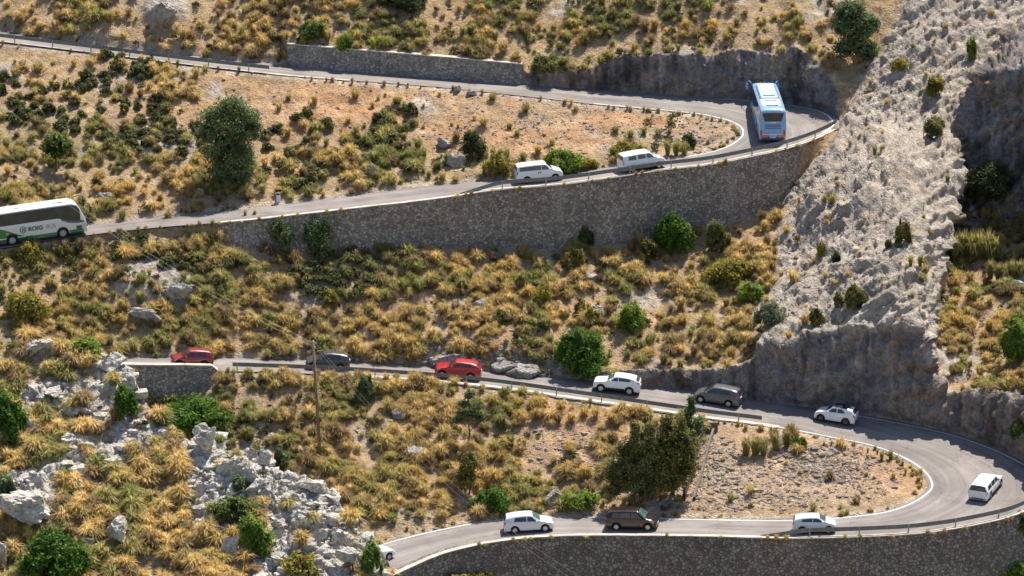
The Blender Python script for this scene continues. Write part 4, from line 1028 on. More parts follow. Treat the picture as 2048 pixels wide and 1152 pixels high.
GR = dict(lime=[(.11, .19, .025), (.33, .42, .06)], green=[(.05, .085, .018), (.2, .26, .055), (.3, .3, .08)], dark=[(.035, .055, .02), (.13, .15, .05)], yellow=[(.16, .15, .03), (.45, .38, .06)],
          grey=[(.135, .16, .095), (.3, .32, .18)], rust=[(.065, .08, .022), (.26, .25, .06), (.42, .27, .06)], olive=[(.09, .10, .03), (.29, .28, .09)], pine=[(.055, .09, .035), (.19, .25, .1)], dusty=[(.075, .11, .04), (.26, .34, .13)], vivid=[(.05, .12, .012), (.15, .27, .03)], bluegreen=[(.07, .105, .045), (.23, .31, .12)])
def pxm(p): return (np.linalg.norm(p - CAM)) / F       # metres per photo pixel
SH = 0
def tuft_template(nb, seed, arch=1.):
    g = np.random.default_rng(seed); ph = g.uniform(0, 2 * math.pi, nb); lean = g.beta(1.1, 1.6, nb) * arch
    Hh = g.uniform(.65, 1.1, nb) * (1 - .25 * lean); R = .12 + .8 * lean * g.uniform(.7, 1.1, nb)
    b0 = g.uniform(0, .2, nb); d = np.stack([np.cos(ph), np.sin(ph), ph * 0], 1); s = np.stack([-np.sin(ph), np.cos(ph), ph * 0], 1)
    w = g.uniform(.012, .027, nb)[:, None]
    z = np.array([0, 0, 1.])
    p0 = d * b0[:, None]; p1 = d * (b0 + R * .42)[:, None] + z * (Hh * .78)[:, None]; p2 = d * (b0 + R)[:, None] + z * (Hh * (1.02 - .62 * lean * g.uniform(.6, 1.3, nb)))[:, None]
    V = np.stack([p0 - s * w * .7, p0 + s * w * .7, p1 - s * w, p1 + s * w, p2], 1)
    T = np.array([[0, 1, 3], [0, 3, 2], [2, 3, 4]]); Fq = (np.arange(nb)[:, None, None] * 5 + T[None]).reshape(-1, 3)
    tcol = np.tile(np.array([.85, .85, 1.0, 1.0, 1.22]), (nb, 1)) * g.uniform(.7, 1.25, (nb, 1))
    return V.reshape(-1, 3), Fq, tcol.reshape(-1), np.tile(np.array([0, 0, .5, .5, 1.]), nb)
TPL = [tuft_template(190, 1300 + k, [.75, .9, 1.05, 1.1][k % 4]) for k in range(6)]
TPLF = [tuft_template(260, 1400 + k, [.8, 1., 1.1][k % 3]) for k in range(4)]
gold = np.array([.61, .44, .15]); straw = np.array([.72, .58, .31]); oliv = np.array([.38, .35, .115]); grn = np.array([.24, .26, .07]); brn = np.array([.3, .21, .1])
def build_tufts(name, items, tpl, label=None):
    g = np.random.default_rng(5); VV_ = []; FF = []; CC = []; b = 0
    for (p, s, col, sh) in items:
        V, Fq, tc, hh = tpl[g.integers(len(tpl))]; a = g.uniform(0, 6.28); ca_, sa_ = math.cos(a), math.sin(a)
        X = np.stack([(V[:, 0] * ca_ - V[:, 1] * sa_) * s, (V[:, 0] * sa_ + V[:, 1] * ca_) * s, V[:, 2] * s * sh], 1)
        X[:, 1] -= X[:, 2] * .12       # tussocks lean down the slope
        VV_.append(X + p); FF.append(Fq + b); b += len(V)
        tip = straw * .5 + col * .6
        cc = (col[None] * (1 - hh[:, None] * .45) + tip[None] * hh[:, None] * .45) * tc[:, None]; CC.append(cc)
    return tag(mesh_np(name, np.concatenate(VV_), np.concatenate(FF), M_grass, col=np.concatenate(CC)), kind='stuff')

def shrub(u, v, w, h, kind, label, cat='shrub', name='shrub', nl=7, dens=1., group=None, leaf=.17, tall=False):
    """u,v: where it meets the ground in the middle of its foot; w,h in photo pixels"""
    global SH; SH += 1
    p = gp(u, v); k = pxm(p); W_, H_ = w * k, h * k
    if 'tuss' in label or 'tuft' in label: return tussock(p, W_, H_, kind, label, cat, group)
    lb_ = mklobes(W_, H_, nl, 100 + SH, tall)
    n = int(min(15000, dens * 620 * (W_ * H_ * 1.3 + 1.)))
    leaf = leaf * (.74 if k > .035 else .6)
    o = shrub_mesh(name, lb_, n, leaf, GR[kind], 500 + SH, flat=.2, shell=(.45, 1.22), hole=.62)
    o.location = p - np.array([0, 0, .12]); return tag(o, label, cat, group)
def tussock(p, W_, H_, kind, label, cat, group):
    g = np.random.default_rng(SH); its = []
    n = max(1, int(W_ / 1.1 + .5)) + 1
    c = np.mean(np.array(GR[kind][:2]), 0) * 1.35 + np.array([.06, .04, .0])
    for k in range(n):
        q = np.array([(k - (n - 1) / 2) * W_ * .62 / max(1, n - 1), g.uniform(-.2, .3), -.05])
        its.append((q, max(W_ / n * .5, H_ * .42), c * g.uniform(.8, 1.2), min(1.9, H_ * .9 / max(W_ / n * .5, H_ * .42)) * g.uniform(.85, 1.)))
    o = build_tufts('grass_tussock', its, TPL); o['kind'] = 'thing'; o.location = p; return tag(o, label, 'grass tussock', group)
SHR = [
 (170,712,82,44,'lime','bright lime-green dome-shaped shrub at the crest of the near spur'),
 (12,872,90,100,'vivid','large bright green shrub beside the pale boulder on the near spur'),
 (250,842,54,84,'vivid','upright bright green shrub in front of the short parapet wall'),
 (112,1162,150,110,'vivid','broad loose green shrub low on the near spur under the grey slab'),
 (10,1010,56,70,'bluegreen','dark grey-green shrub against the big pale rock slab'),
 (510,1112,74,96,'lime','bright green shrub beside the white boulder low on the near spur'),
 (470,1042,84,56,'green','ragged green shrub just above the bright green one on the near spur'),
 (742,1160,52,84,'lime','bright green shrub hiding the half-seen white car'),
 (395,862,150,74,'vivid','wide green thicket below the stone parapet, behind the near spur'),
 (1155,742,118,94,'vivid','big round dark green shrub on the bank above the white crossover'),
 (1262,660,62,66,'lime','lime-green upright shrub in the dry grass above the round dark shrub'),
 (1083,610,44,46,'yellow','yellow-green cushion shrub in the middle of the grassy slope'),
 (1161,625,26,32,'yellow','small yellow-green shrub beside its larger twin above the round green shrub'),
 (1182,648,36,40,'yellow','yellow-topped shrub just above the big round green shrub'),
 (1003,650,36,32,'olive','low olive cushion shrub below a grey rock patch on the slope'),
 (645,704,34,26,'green','small dark green shrub at the roadside behind the dark grey hatchback'),
 (562,486,62,56,'bluegreen','leafy shrub growing against the thin end of the long retaining wall'),
 (636,500,74,74,'bluegreen','taller shrub spilling down the thin end of the long retaining wall'),
 (1170,492,38,46,'dark','small dark palm-like shrub at the foot of the long retaining wall'),
 (1345,502,84,82,'vivid','dark leafy shrub tall against the foot of the long retaining wall'),
 (1432,500,60,60,'olive','olive shrub with yellow tips near the high end of the long retaining wall'),
 (1298,520,44,50,'rust','rusty olive shrub below the foot of the retaining wall'),
 (1148,540,44,54,'rust','brownish shrub in front of the middle of the retaining wall'),
 (1462,560,100,52,'yellow','spreading yellow-brown shrub at the edge of the bare ridge'),
 (1500,606,56,50,'lime','green shrub under the spreading yellow-brown one by the ridge'),
 (1548,664,74,60,'grey','grey twiggy shrub at the foot of the bare ridge'),
 (995,352,56,50,'yellow','yellow-green rounded shrub by the road behind the first van'),
 (1000,318,44,40,'olive','olive tufted shrub just uphill of the rounded yellow-green one'),
 (945,310,54,62,'dark','dark green shrub beside the upright grey boulder'),
 (1125,340,90,50,'lime','wide green shrub by the road above the first van'),
 (1176,336,40,26,'yellow','small yellow shrub at the tail of the wide green one'),
 (1258,314,78,34,'yellow','ochre-green shrub right behind the second van'),
 (1352,310,54,50,'olive','olive tufted shrub on the island ahead of the second van'),
 (1378,292,30,30,'dark','small dark shrub near the tip of the upper island'),
 (1092,150,64,42,'olive','dark olive shrub at the end of the grey stone wall'),
 (622,82,60,44,'green','green shrub above the near end of the grey stone wall'),
 (760,98,44,44,'lime','tall green tussock shrub above the grey stone wall'),
 (690,96,50,34,'lime','low green shrub along the top of the grey stone wall'),
 (815,20,90,44,'dark','dark green shrub over the bare earth hollow at the top'),
 (985,1018,84,48,'vivid','dark green shrub by the lowest road behind the white hatchback'),
 (1160,1012,92,34,'lime','long yellow-green shrub between the white hatchback and brown car'),
 (1600,900,36,34,'lime','small lime shrub beside the white line on the lower island'),
 (1510,912,56,64,'olive','dry olive tussock shrub on the stony lower island'),
 (1562,896,38,60,'olive','upright dry tussock beside the small lime shrub'),
 (1656,892,24,18,'lime','first of the low green tufts along the white line of the lower island'),
 (1683,896,26,18,'yellow','second low tuft along the white line, yellower'),
 (1745,908,30,18,'olive','flat olive tuft by the curving white line'),
 (1772,922,28,32,'rust','rusty tuft where the white line begins to curve'),
 (1818,950,22,20,'yellow','last small tuft inside the tight lower bend'),
 (730,804,46,66,'bluegreen','blue-green young conifer beside the guardrail', 'sapling'),
 (2030,730,66,100,'lime','bright green shrub high in the gully at the frame edge'),
 (2046,872,40,40,'green','small green shrub hanging on the dark bank over the hairpin'),
 (2022,1170,110,64,'lime','bright green leafy shrub in front of the lowest retaining wall'),
 (2040,1070,36,56,'green','green shrub on top of the lowest retaining wall at the bend'),
 (905,1168,190,34,'yellow','yellow-green shrub mass at the foot of the lowest retaining wall'),
 (1803,492,36,58,'rust','dark rusty shrub standing alone high on the bare ridge'),
 (1634,658,32,44,'rust','rusty shrub at the lower edge of the bare ridge'),
 (1712,632,46,62,'rust','rust and green shrub in a crack near the foot of the ridge'),
 (1683,630,26,34,'rust','smaller brown shrub next to the rust and green one on the ridge'),
 (1676,532,18,28,'dark','tiny dark shrub in the middle of the bare ridge'),
 (1645,512,20,30,'yellow','tiny yellowish shrub left of the tiny dark one on the ridge'),
 (1858,296,40,44,'olive','olive shrub in the long diagonal crack of the ridge'),
 (1868,190,44,44,'yellow','yellow-green shrub clump near the shaded crag'),
 (1942,120,24,60,'lime','narrow green shrub in the cleft at the top of the ridge'),
 (1765,330,24,34,'rust','rusty tuft on the upper face of the bare ridge'),
 (1828,540,30,38,'rust','brown-green tuft on the sunny edge of the ridge'),
 (1665,422,24,34,'yellow','golden tuft on the ridge beside the wall end'),
 (1870,270,40,30,'olive','olive mat plant below the shaded crag'),
 (1800,140,36,24,'yellow','yellowish mat plant on the upper ridge'),
 (1780,500,20,20,'olive','tiny olive cushion in the ridge rubble'),
 (560,940,40,46,'bluegreen','grey-green shrub beside the small standing boulder'),
 (480,985,44,38,'bluegreen','grey-green shrub under the twin boulders'),
 (440,1060,50,40,'olive','olive tuft shrub above the rounded white boulder'),
 (600,1150,90,50,'yellow','yellow-green shrub among the white rocks low down'),
 (55,640,90,60,'yellow','yellow-brown shrub mass under the green and white coach'),
 (60,520,70,48,'yellow','yellow-tipped shrub below the rear wheels of the coach'),
 (1985,400,110,80,'dark','dark shrub mass in the shade of the crag'),
 (1950,520,130,90,'olive','large olive tussock shrub at the foot of the shaded crag'),
 (2010,560,90,60,'olive','second olive tussock shrub below the shaded crag'),
 (660,610,40,40,'yellow','yellow-green shrub alone on the slope above the grey hatchback'),
 (500,430,30,24,'olive','olive roadside tuft where the retaining wall begins'),
]
for s_ in SHR:
    nm = 'sapling' if len(s_) > 6 else 'shrub'
    shrub(s_[0], s_[1], s_[2], s_[3], s_[4], s_[5], nm, nm, nl=8 if s_[2] > 60 else 5, leaf=.2 if s_[2] > 80 else .15)
# small dark cushion shrubs: eight meshes, many individuals
CUSH = []
for k in range(8):
    w_ = 1.25 + .12 * (k % 4); lb_ = mklobes(w_, .95, 4, 900 + k)
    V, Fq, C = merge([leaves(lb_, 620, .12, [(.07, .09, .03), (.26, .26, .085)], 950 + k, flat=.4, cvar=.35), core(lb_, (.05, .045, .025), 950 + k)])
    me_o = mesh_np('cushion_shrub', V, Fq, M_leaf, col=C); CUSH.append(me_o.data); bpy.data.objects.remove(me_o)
def cushion_field(poly_uv, n, label, group, sc=(.75, 1.25), mind=20):
    g = random.Random(label); pts = []; tries = 0
    us_ = [p[0] for p in poly_uv]; vs2 = [p[1] for p in poly_uv]
    def inside(x, y):
        c = False
        for i in range(len(poly_uv)):
            (x0, y0), (x1, y1) = poly_uv[i], poly_uv[i - 1]
            if (y0 > y) != (y1 > y) and x < (x1 - x0) * (y - y0) / (y1 - y0) + x0: c = not c
        return c
    while len(pts) < n and tries < n * 60:
        tries += 1; u = g.uniform(min(us_), max(us_)); v = g.uniform(min(vs2), max(vs2))
        if not inside(u, v) or tval(ROADM, u, v) or tval(FACE, u, v): continue
        if any((u - a) ** 2 + ((v - b) * 1.5) ** 2 < mind ** 2 for a, b in pts): continue
        pts.append((u, v)); o = bpy.data.objects.new('cushion_shrub', g.choice(CUSH)); link(o)
        s = g.uniform(*sc); p = tpoint(u, v); o.location = p - np.array([0, 0, .1]); o.scale = (s, s, s * g.uniform(.85, 1.15)); o.rotation_euler = (0, 0, g.uniform(0, 6.28))
        tag(o, label, 'shrub', group)
    return pts
CP = []
CP += cushion_field([(0,150),(60,180),(250,130),(340,160),(350,290),(330,330),(230,300),(90,260),(0,260)], 62, 'dark green cushion shrub on the stony slope left of the big round tree', 'cushion shrubs below the highest guardrail')
CP += cushion_field([(520,260),(640,230),(700,300),(690,350),(600,390),(520,340)], 24, 'dark green cushion shrub on the slope right of the big round tree', 'cushion shrubs beside the big round tree')
CP += cushion_field([(350,270),(400,250),(420,340),(370,350)], 8, 'dark cushion shrub crowded against the foot of the big round tree', 'cushion shrubs under the big round tree')
CP += cushion_field([(200,112),(330,128),(340,160),(230,150)], 10, 'dark shrub hugging the edge just below the highest guardrail', 'roadside cushion shrubs under the highest guardrail', (.8, 1.3))
CP += cushion_field([(320,470),(430,470),(470,540),(400,560),(300,530)], 16, 'dark cushion shrub below the road between the coach and the long wall', 'cushion shrubs below the coach road')
CP += cushion_field([(560,520),(700,500),(780,560),(740,610),(600,590)], 30, 'dark cushion shrub under the thin end of the long retaining wall', 'cushion shrubs under the retaining wall')
CP += cushion_field([(755,225),(830,200),(830,250),(770,300),(740,290)], 8, 'dark cushion shrub on the bare orange slope between the upper roads', 'cushion shrubs on the bare orange slope', (.9, 1.5))
CP += cushion_field([(130,460),(320,470),(300,520),(150,520)], 10, 'dark shrub on the bank just ahead of the green and white coach', 'bank shrubs ahead of the coach')
# ---- trees
def tree(name, u, v, lobes, kind, label, n, leaf, trunk_r, limbs, bark=None, cat='tree'):
    p = gp(u, v); root = empty(name, tuple(p)); tag(root, label, cat)
    g = np.random.default_rng(abs(hash(label)) % 9999 if False else int(u * 7 + v))
    h = max(l[2] for l in lobes)
    m = MB(); m.tube([(0, 0, -.5), (.08, 0, h * .25), (-.05, .05, h * .5), (.04, 0, h * .8)], [trunk_r * 1.25, trunk_r, trunk_r * .75, trunk_r * .3], 9)
    for l in lobes[:limbs]:
        z0 = min(h * .6, max(.15 * h, l[2] * .5)); m.tube([(0, 0, z0), (l[0] * .5, l[1] * .5, (z0 + l[2]) / 2), (l[0] * .9, l[1] * .9, l[2])], [trunk_r * .5, trunk_r * .32, trunk_r * .12], 6)
    m.build('trunk', M_bark, root, True)
    V, Fq, C = leaves(lobes, n, leaf, GR[kind], int(u + v), flat=.25, shell=(.45, 1.08), hole=.55)
    Vc, Fc_, Cc = core(lobes, GR[kind][0], int(u), .5)
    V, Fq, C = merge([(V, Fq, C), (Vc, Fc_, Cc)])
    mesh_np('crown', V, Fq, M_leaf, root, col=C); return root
m1 = .0445
tree('tree', 462, 366, [tuple(.9 * x for x in q) for q in [(0.2,0,8.0,1.8,1.5,1.2),(-1.7,0,6.9,1.5,1.4,1.1),(1.8,.1,6.9,1.5,1.3,1.0),(-.2,-.6,6.4,2.,1.6,1.3),(2.5,0,5.8,1.0,1.0,.8),(-2.1,-.2,5.4,1.2,1.2,1.1),(1.2,-.2,5.2,1.6,1.4,1.1),(-.8,-.3,4.2,1.7,1.5,1.4),(.8,-.4,3.8,1.7,1.4,1.3),(-1.5,0,2.8,1.2,1.1,1.2),(1.5,-.1,2.6,1.2,1.1,1.1),(0,-.6,2.2,1.5,1.2,1.4),(-1.1,-.5,1.2,1.1,1.0,1.1),(1.1,-.5,1.1,1.2,1.0,1.0),(0,-.8,.9,1.6,1.2,1.0),(2.6,-.2,4.9,.6,.6,.5),(-2.5,-.1,4.6,.6,.6,.5)]], 'dusty', 'big round grey-green tree standing on the slope between the two upper roads', 24000, .13, .2, 9)
tree('tree', 112, 342, [(0,0,2.9,1.2,1.,.8),(-.7,0,2.3,.8,.8,.6),(.8,0,2.6,.8,.8,.6),(.1,-.2,1.8,.9,.8,.6)], 'green', 'small green tree with a thin stem on the upper slope over the coach', 2600, .17, .09, 4)
tree('tree', 1712, 120, [(0,0,4.0,1.9,1.5,1.0),(-1.2,0,3.2,1.3,1.2,.9),(1.3,0,3.4,1.2,1.1,.9),(0,-.3,2.2,1.6,1.3,1.0),(-.6,0,5.0,1.6,1.3,.9),(-1.0,-.3,1.2,1.3,1.1,1.1),(.9,-.3,1.0,1.5,1.1,1.0),(-1.6,0,4.2,.8,.8,.8)], 'bluegreen', 'dark spreading tree at the top of the slope over the blue coach', 8000, .18, .16, 5)
tree('pine_tree', 938, 898, [(0,0,4.9,.5,.5,.55),(-.5,0,4.1,.75,.6,.35),(.6,0,3.9,.8,.6,.32),(-.1,0,3.2,1.2,.8,.36),(-1.0,0,2.7,.6,.5,.3),(1.0,0,2.9,.6,.5,.3)], 'pine', 'thin young pine with sparse branches under the guardrail below the red crossover', 1700, .14, .07, 6)
T1 = [(-2.2,-.1,2.6,.9,.8,1.3),(-2.3,-.2,1.2,.9,.8,1.0),(0,0,5.2,1.2,1.1,1.5),(-1.2,.1,4.2,1.1,1.,1.4),(1.1,0,4.4,1.1,1.,1.4),(-.3,-.4,3.2,1.5,1.2,1.5),(1.2,-.3,2.6,1.2,1.,1.4),(-1.5,0,2.3,1.0,.9,1.3),(0,-.5,1.5,1.5,1.1,1.2),(-.6,0,6.4,.5,.5,.9),(.7,0,6.2,.5,.5,.9)]
tree('tree', 1282, 1004, T1, 'olive', 'dark bushy tree with rusty tips, the biggest one by the brown car', 16000, .13, .16, 6)
tree('tree', 1345, 990, [(a*.95+.0, b, c*.98, d, e, f) for a, b, c, d, e, f in T1], 'rust', 'dark green bushy tree beside the concrete drain', 15000, .13, .16, 6)
tree('tree', 1381, 930, [(0,0,5.0,.55,.5,.8),(-.5,0,4.2,.6,.5,.7),(.7,0,3.9,.6,.5,.6),(.1,0,3.1,1.0,.8,.9),(-.3,0,2.0,1.2,.9,1.0),(0,0,5.8,.35,.35,.5)], 'bluegreen', 'slender light green tree rising over the guardrail by the grey people carrier', 3600, .14, .1, 5)
tree('tree', 938, 986, [(0,0,2.6,.8,.7,1.2),(-.3,0,1.4,.9,.8,1.0)], 'rust', 'dark dry conifer below the thin young pine', 2200, .15, .08, 2)
# ------------------------------------------------------------------ tussock grass: one uncountable cover
MAP = ["ggggrrggggooodSoosoosogggssrrrrr","xxxsssgggooooooooogsggsssssrrrrr","sskkmgbbbbbbbbbbbbbbxxxxxsrrrrrr","kkkkkkbbbbbbSbbbbbbbSrxxxxrrrrrr","gSkmkmbbkkmmmkskbbbbSrxxxxrrrrrx","ggmgggmmkmgmmmmmSSxxxxxxrrrrrrxx",
 "ggggggssxxxxxxxxxxxxxxxxrrrrrrxx","gmmkkmmgxxxxxxxxxxxxmmsggrrrrroo","mmmmmrmmmkkomoggogggsosmgrrrrooo","mmmmmmmmgmkmgggggsgsggmmrrrrrgmo","gmmmmmmgmmgggggsmsssggggsrrrrggm","gggggxggggggggsssssssssxxxxxxxmm",
 "ggggmooooommmgmmgssgsgxxxxxxxxmm","ggggoooomogggggmsbssgmxssxxxxxxx","gggggommmmgggggmbsbgmxbbbbbxxxxx","gggsggggssgggsggmsggmrbbbbbbxxxx","ggsggggssrssxxxxxxxxxxxxxxxxxxxx","ggggggssrsrsxxxxxxxxxxxxxxxxxxxx"]
DEN = dict(g=37, m=34, o=35, s=13, S=12, k=4.5, b=1.0, r=2.2, d=2, x=1.2)
items = []; fitems = []
gr = random.Random(42)
NCOL = fbm(np.stack([UU * .012, VV * .016, UU * 0], -1), 3, 333)
NDEN = fbm(P0 * .3, 4, 345, .6)
def colour(ch, u, v):
    a = gr.random() + .55 * float(tval(NCOL, u, v)) * 2.
    a += .1
    if ch in 'oS': a += .55
    elif ch in 'mk': a += .3
    elif ch in 'g': a -= .05
    c = straw * .35 + gold * .65 if a < .35 else gold if a < .62 else (gold * .45 + oliv * .55) if a < .85 else oliv if a < 1.15 else grn
    if gr.random() < .17: c = brn
    return c * gr.uniform(.78, 1.2)
for j in range(18):
    for i in range(33):
        ch = MAP[j][min(i, 31)]; n = DEN[ch]
        n = int(n) + (gr.random() < n % 1)
        for _ in range(n):
            u = i * 64 + gr.uniform(-20, 84); v = j * 64 + gr.uniform(-14, 78)
            if i == 0: u -= 30 * gr.random()
            if on_spur(u, v) : continue
            if tval(ROADM, u, v) or tval(FACE, u, v) or (245 < u < 430 and 740 < v < 796 and gr.random() < .8): continue
            if tval(EDGE, u, v) < 7 and gr.random() < .72: continue
            if tval(outcrop, u, v) > .35 and gr.random() < .6: continue
            if tval(ridge, u, v) > .5 and ch != 'r' and gr.random() < .85: continue
            pn = float(tval(NDEN, u, v)); 
            if ch in 'gmosS' and pn < -.1 and gr.random() < .7: continue
            s = (gr.uniform(.35, .8) if gr.random() < .45 - pn else gr.uniform(.7, 1.32)) if ch in 'gmo' else gr.uniform(.4, 1.15)
            if ch in 'rx': s = gr.uniform(.25, .6)
            if gr.random() < .08: s *= 1.25
            items.append((tpoint(u, v) - np.array([0, 0, .08]), s, colour(ch, u, v), gr.uniform(.85, 1.2)))
for _ in range(750):      # the slope goes on behind the near spur
    u = gr.uniform(-150, 790); v = gr.uniform(700, 1240)
    if not on_spur(u, v) or tval(ROADM, u, v) or tval(FACE, u, v) or tval(EDGE, u, v) < 8 or tval(NDEN, u, v) < -.12: continue
    items.append((tpoint(u, v) - np.array([0, 0, .08]), gr.uniform(.6, 1.5), colour('m', max(0, u), min(1150, v)), gr.uniform(.85, 1.1)))
# fringes along road edges
for r, side, lo, hi, n in ((RA, 1, 4.5, 12, 26), (RB, 1, 6, 14, 30), (RA, 0, 3, 27, 90), (RB, 0, 3, 30, 110), (RB, 1, 2, 5, 26)):
    for _ in range(n):
        k = gr.uniform(lo, hi) * 10
        if k >= len(r.z) - 2: continue
        p = r.pt(np.array(k), -.05 - .06 * gr.random() if side == 0 else 1.08); u, v = project(p)
        if on_spur(u, v): continue
        items.append((p - np.array([0, 0, .15]), gr.uniform(.25, .55), colour('m', min(max(u, 0), 2040), min(max(v, 0), 1150)), gr.uniform(.9, 1.5)))
NS = []   # low scrub between the tussocks
SCT = []
for k in range(6):
    V, Fq, C = leaves(mklobes(1.1, .7, 2, 4000 + k), 190, .1, [(.5, .5, .5), (1.2, 1.2, 1.2)], 4100 + k, flat=.3, shell=(.3, 1.1)); SCT.append((V, Fq, C))
sv = []; sf = []; sc2 = []; bb_ = 0
SCOL = [np.array(q) for q in ((.10, .12, .035), (.15, .16, .05), (.2, .18, .07), (.085, .1, .04), (.24, .23, .05), (.2, .15, .08), (.14, .19, .04))]
for _ in range(2600):
    u = gr.uniform(-60, 2100); v = gr.uniform(-20, 1060)
    if tval(ROADM, u, v) or tval(FACE, u, v) or tval(EDGE, u, v) < 6: continue
    ch = MAP[min(17, max(0, int(v / 64)))][min(31, max(0, int(u / 64)))]
    if ch in 'bxr' or (ch == 'g' and gr.random() < .5) or (ch in 's' and gr.random() < .6): continue
    if float(fbm(tpoint(u, v)[None] * .12, 2, 55)[0]) < -.12: continue
    if on_spur(u, v): p = fpoint(u, v); s = gr.uniform(.35, .7)
    else: p = tpoint(u, v); s = gr.uniform(.4, 1.25)
    V, Fq, C = SCT[gr.randrange(6)]; a = gr.uniform(0, 6.28); ca_, sa_ = math.cos(a), math.sin(a)
    X = np.stack([(V[:, 0] * ca_ - V[:, 1] * sa_) * s, (V[:, 0] * sa_ + V[:, 1] * ca_) * s, V[:, 2] * s * gr.uniform(.7, 1.3)], 1) + p
    sv.append(X); sf.append(Fq + bb_); bb_ += len(V); sc2.append(C * SCOL[gr.randrange(7)] * gr.uniform(.8, 1.3))
tag(mesh_np('undergrowth', np.concatenate(sv), np.concatenate(sf), M_leaf, col=np.concatenate(sc2)), kind='stuff')
print('tufts', len(items))
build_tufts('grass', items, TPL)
for j in range(10, 19):
    for i in range(-1, 13):
        for _ in range(17):
            u = i * 64 + gr.uniform(0, 64); v = j * 64 + gr.uniform(0, 64)
            if not on_spur(u, v): continue
            a = (v - np.interp(u, ft[:, 0], ft[:, 1]))
            jx = int(min(max((u - fu[0]) / 3, 0), len(fu) - 1)); iq = int(min(NQ - 1, max(0, (v - fvt[jx]) / (1275 - fvt[jx]) * (NQ - 1))))
            if frw[iq, jx] > .35 and gr.random() < .93: continue
            if gr.random() < .12: continue
            c = colour('g', max(0, u), min(1150, v)) * 1.12 * np.array([1., 1.02, 1.1])
            fitems.append((fpoint(u, v) - np.array([0, 0, .06]), (gr.uniform(.3, .7) if gr.random() < .4 else gr.uniform(.7, 1.25)), c, gr.uniform(.75, 1.05)))
print('near tufts', len(fitems))
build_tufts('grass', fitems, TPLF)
# ------------------------------------------------------------------ loose stones: gravel, and boulders as things
def rockmesh(seed, sub=2, rough=.3):
    import bmesh
    bm = bmesh.new(); bmesh.ops.create_icosphere(bm, subdivisions=sub, radius=1.)
    V = np.array([v.co[:] for v in bm.verts]); Fq = np.array([[v.index for v in f.verts] for f in bm.faces]); bm.free()
    g = np.random.default_rng(seed)
    for _ in range(13):     # chop flat facets
        nrm = g.normal(size=3); nrm /= np.linalg.norm(nrm); lim = g.uniform(.38, .85); dd = V @ nrm; V = V - nrm * np.maximum(0, dd - lim)[:, None] * .97
    V = V * (1 + rough * fbm(V * 1.4 + seed, 4, seed, .6, True))[:, None]
    return V, Fq
RT = [rockmesh(2000 + k, 1, .25) for k in range(6)]
gv = []; gf = []; gc = []; b = 0
def add_stone(p, s, col):
    global b
    V, Fq = RT[gr.randrange(6)]; a = gr.uniform(0, 6.28); ca_, sa_ = math.cos(a), math.sin(a)
    sx, sy_, sz = s * gr.uniform(.7, 1.3), s * gr.uniform(.7, 1.2), s * gr.uniform(.5, .9)
    X = np.stack([V[:, 0] * sx * ca_ - V[:, 1] * sy_ * sa_, V[:, 0] * sx * sa_ + V[:, 1] * sy_ * ca_, V[:, 2] * sz], 1) + p
    gv.append(X); gf.append(Fq + b); b += len(V); gc.append(np.repeat(np.array([col]), len(V), 0))
def stone_field(cu, cv, ru, rv, n, smin=.07, smax=.3, col=(.4, .36, .32)):
    for _ in range(n):
        a = gr.uniform(0, 6.28); r = gr.random() ** .6; u = cu + ru * r * math.cos(a); v = cv + rv * r * math.sin(a)
        if on_spur(u, v) or tval(ROADM, u, v) or tval(FACE, u, v) == 2 or tval(EDGE, u, v) < 5: continue
        s = smin + (smax - smin) * gr.random() ** 3; k = gr.uniform(.6, 1.15)
        add_stone(tpoint(u, v) - np.array([0, 0, s * .15]), s, np.array(col) * k * np.array([1, gr.uniform(.94, 1.02), gr.uniform(.88, 1.04)]))
stone_field(1640, 930, 100, 42, 620, .12, .5, (.39, .33, .27)); stone_field(1430, 930, 60, 60, 420, .1, .45, (.43, .37, .3)); stone_field(1500, 1000, 150, 26, 300, .1, .4, (.43, .36, .29)); stone_field(1440, 960, 80, 90, 620); stone_field(1650, 950, 160, 65, 900, .08, .38, (.37, .33, .3)); stone_field(1180, 900, 110, 60, 330); stone_field(1180, 945, 170, 70, 300)
stone_field(1200, 250, 200, 60, 520); stone_field(1390, 270, 70, 40, 260, .08, .35); stone_field(930, 230, 200, 60, 260); stone_field(640, 210, 160, 50, 150)
stone_field(300, 250, 320, 110, 500, .06, .26); stone_field(880, 300, 180, 60, 220); stone_field(860, 1020, 150, 40, 380); stone_field(1050, 700, 120, 40, 330, .1, .4)
stone_field(1250, 560, 320, 90, 420); stone_field(700, 640, 420, 60, 380); stone_field(1500, 130, 200, 70, 260, .07, .3); stone_field(1600, 560, 120, 180, 320, .08, .35); stone_field(760, 60, 300, 50, 160); stone_field(820, 850, 400, 80, 420); stone_field(1960, 620, 90, 180, 160)
for _ in range(900):
    u = gr.uniform(0, 780); v = gr.uniform(700, 1152)
    if not on_spur(u, v): continue
    s = .04 + .2 * gr.random() ** 3; add_stone(fpoint(u, v) - np.array([0, 0, s * .2]), s, np.array([.52, .49, .45]) * gr.uniform(.7, 1.15))
for _ in range(3600):
    u = gr.uniform(-20, 790); v = gr.uniform(690, 1160)
    if not on_spur(u, v): continue
    jx = int(min(max((u - fu[0]) / 3, 0), len(fu) - 1)); iq = int(min(NQ - 1, max(0, (v - fvt[jx]) / (1275 - fvt[jx]) * (NQ - 1))))
    if frw[iq, jx] < .4: continue
    s = .09 + .5 * gr.random() ** 2.6; add_stone(fpoint(u, v) - np.array([0, 0, s * .1]), s, np.array([.68, .63, .55]) * gr.uniform(.65, 1.12))
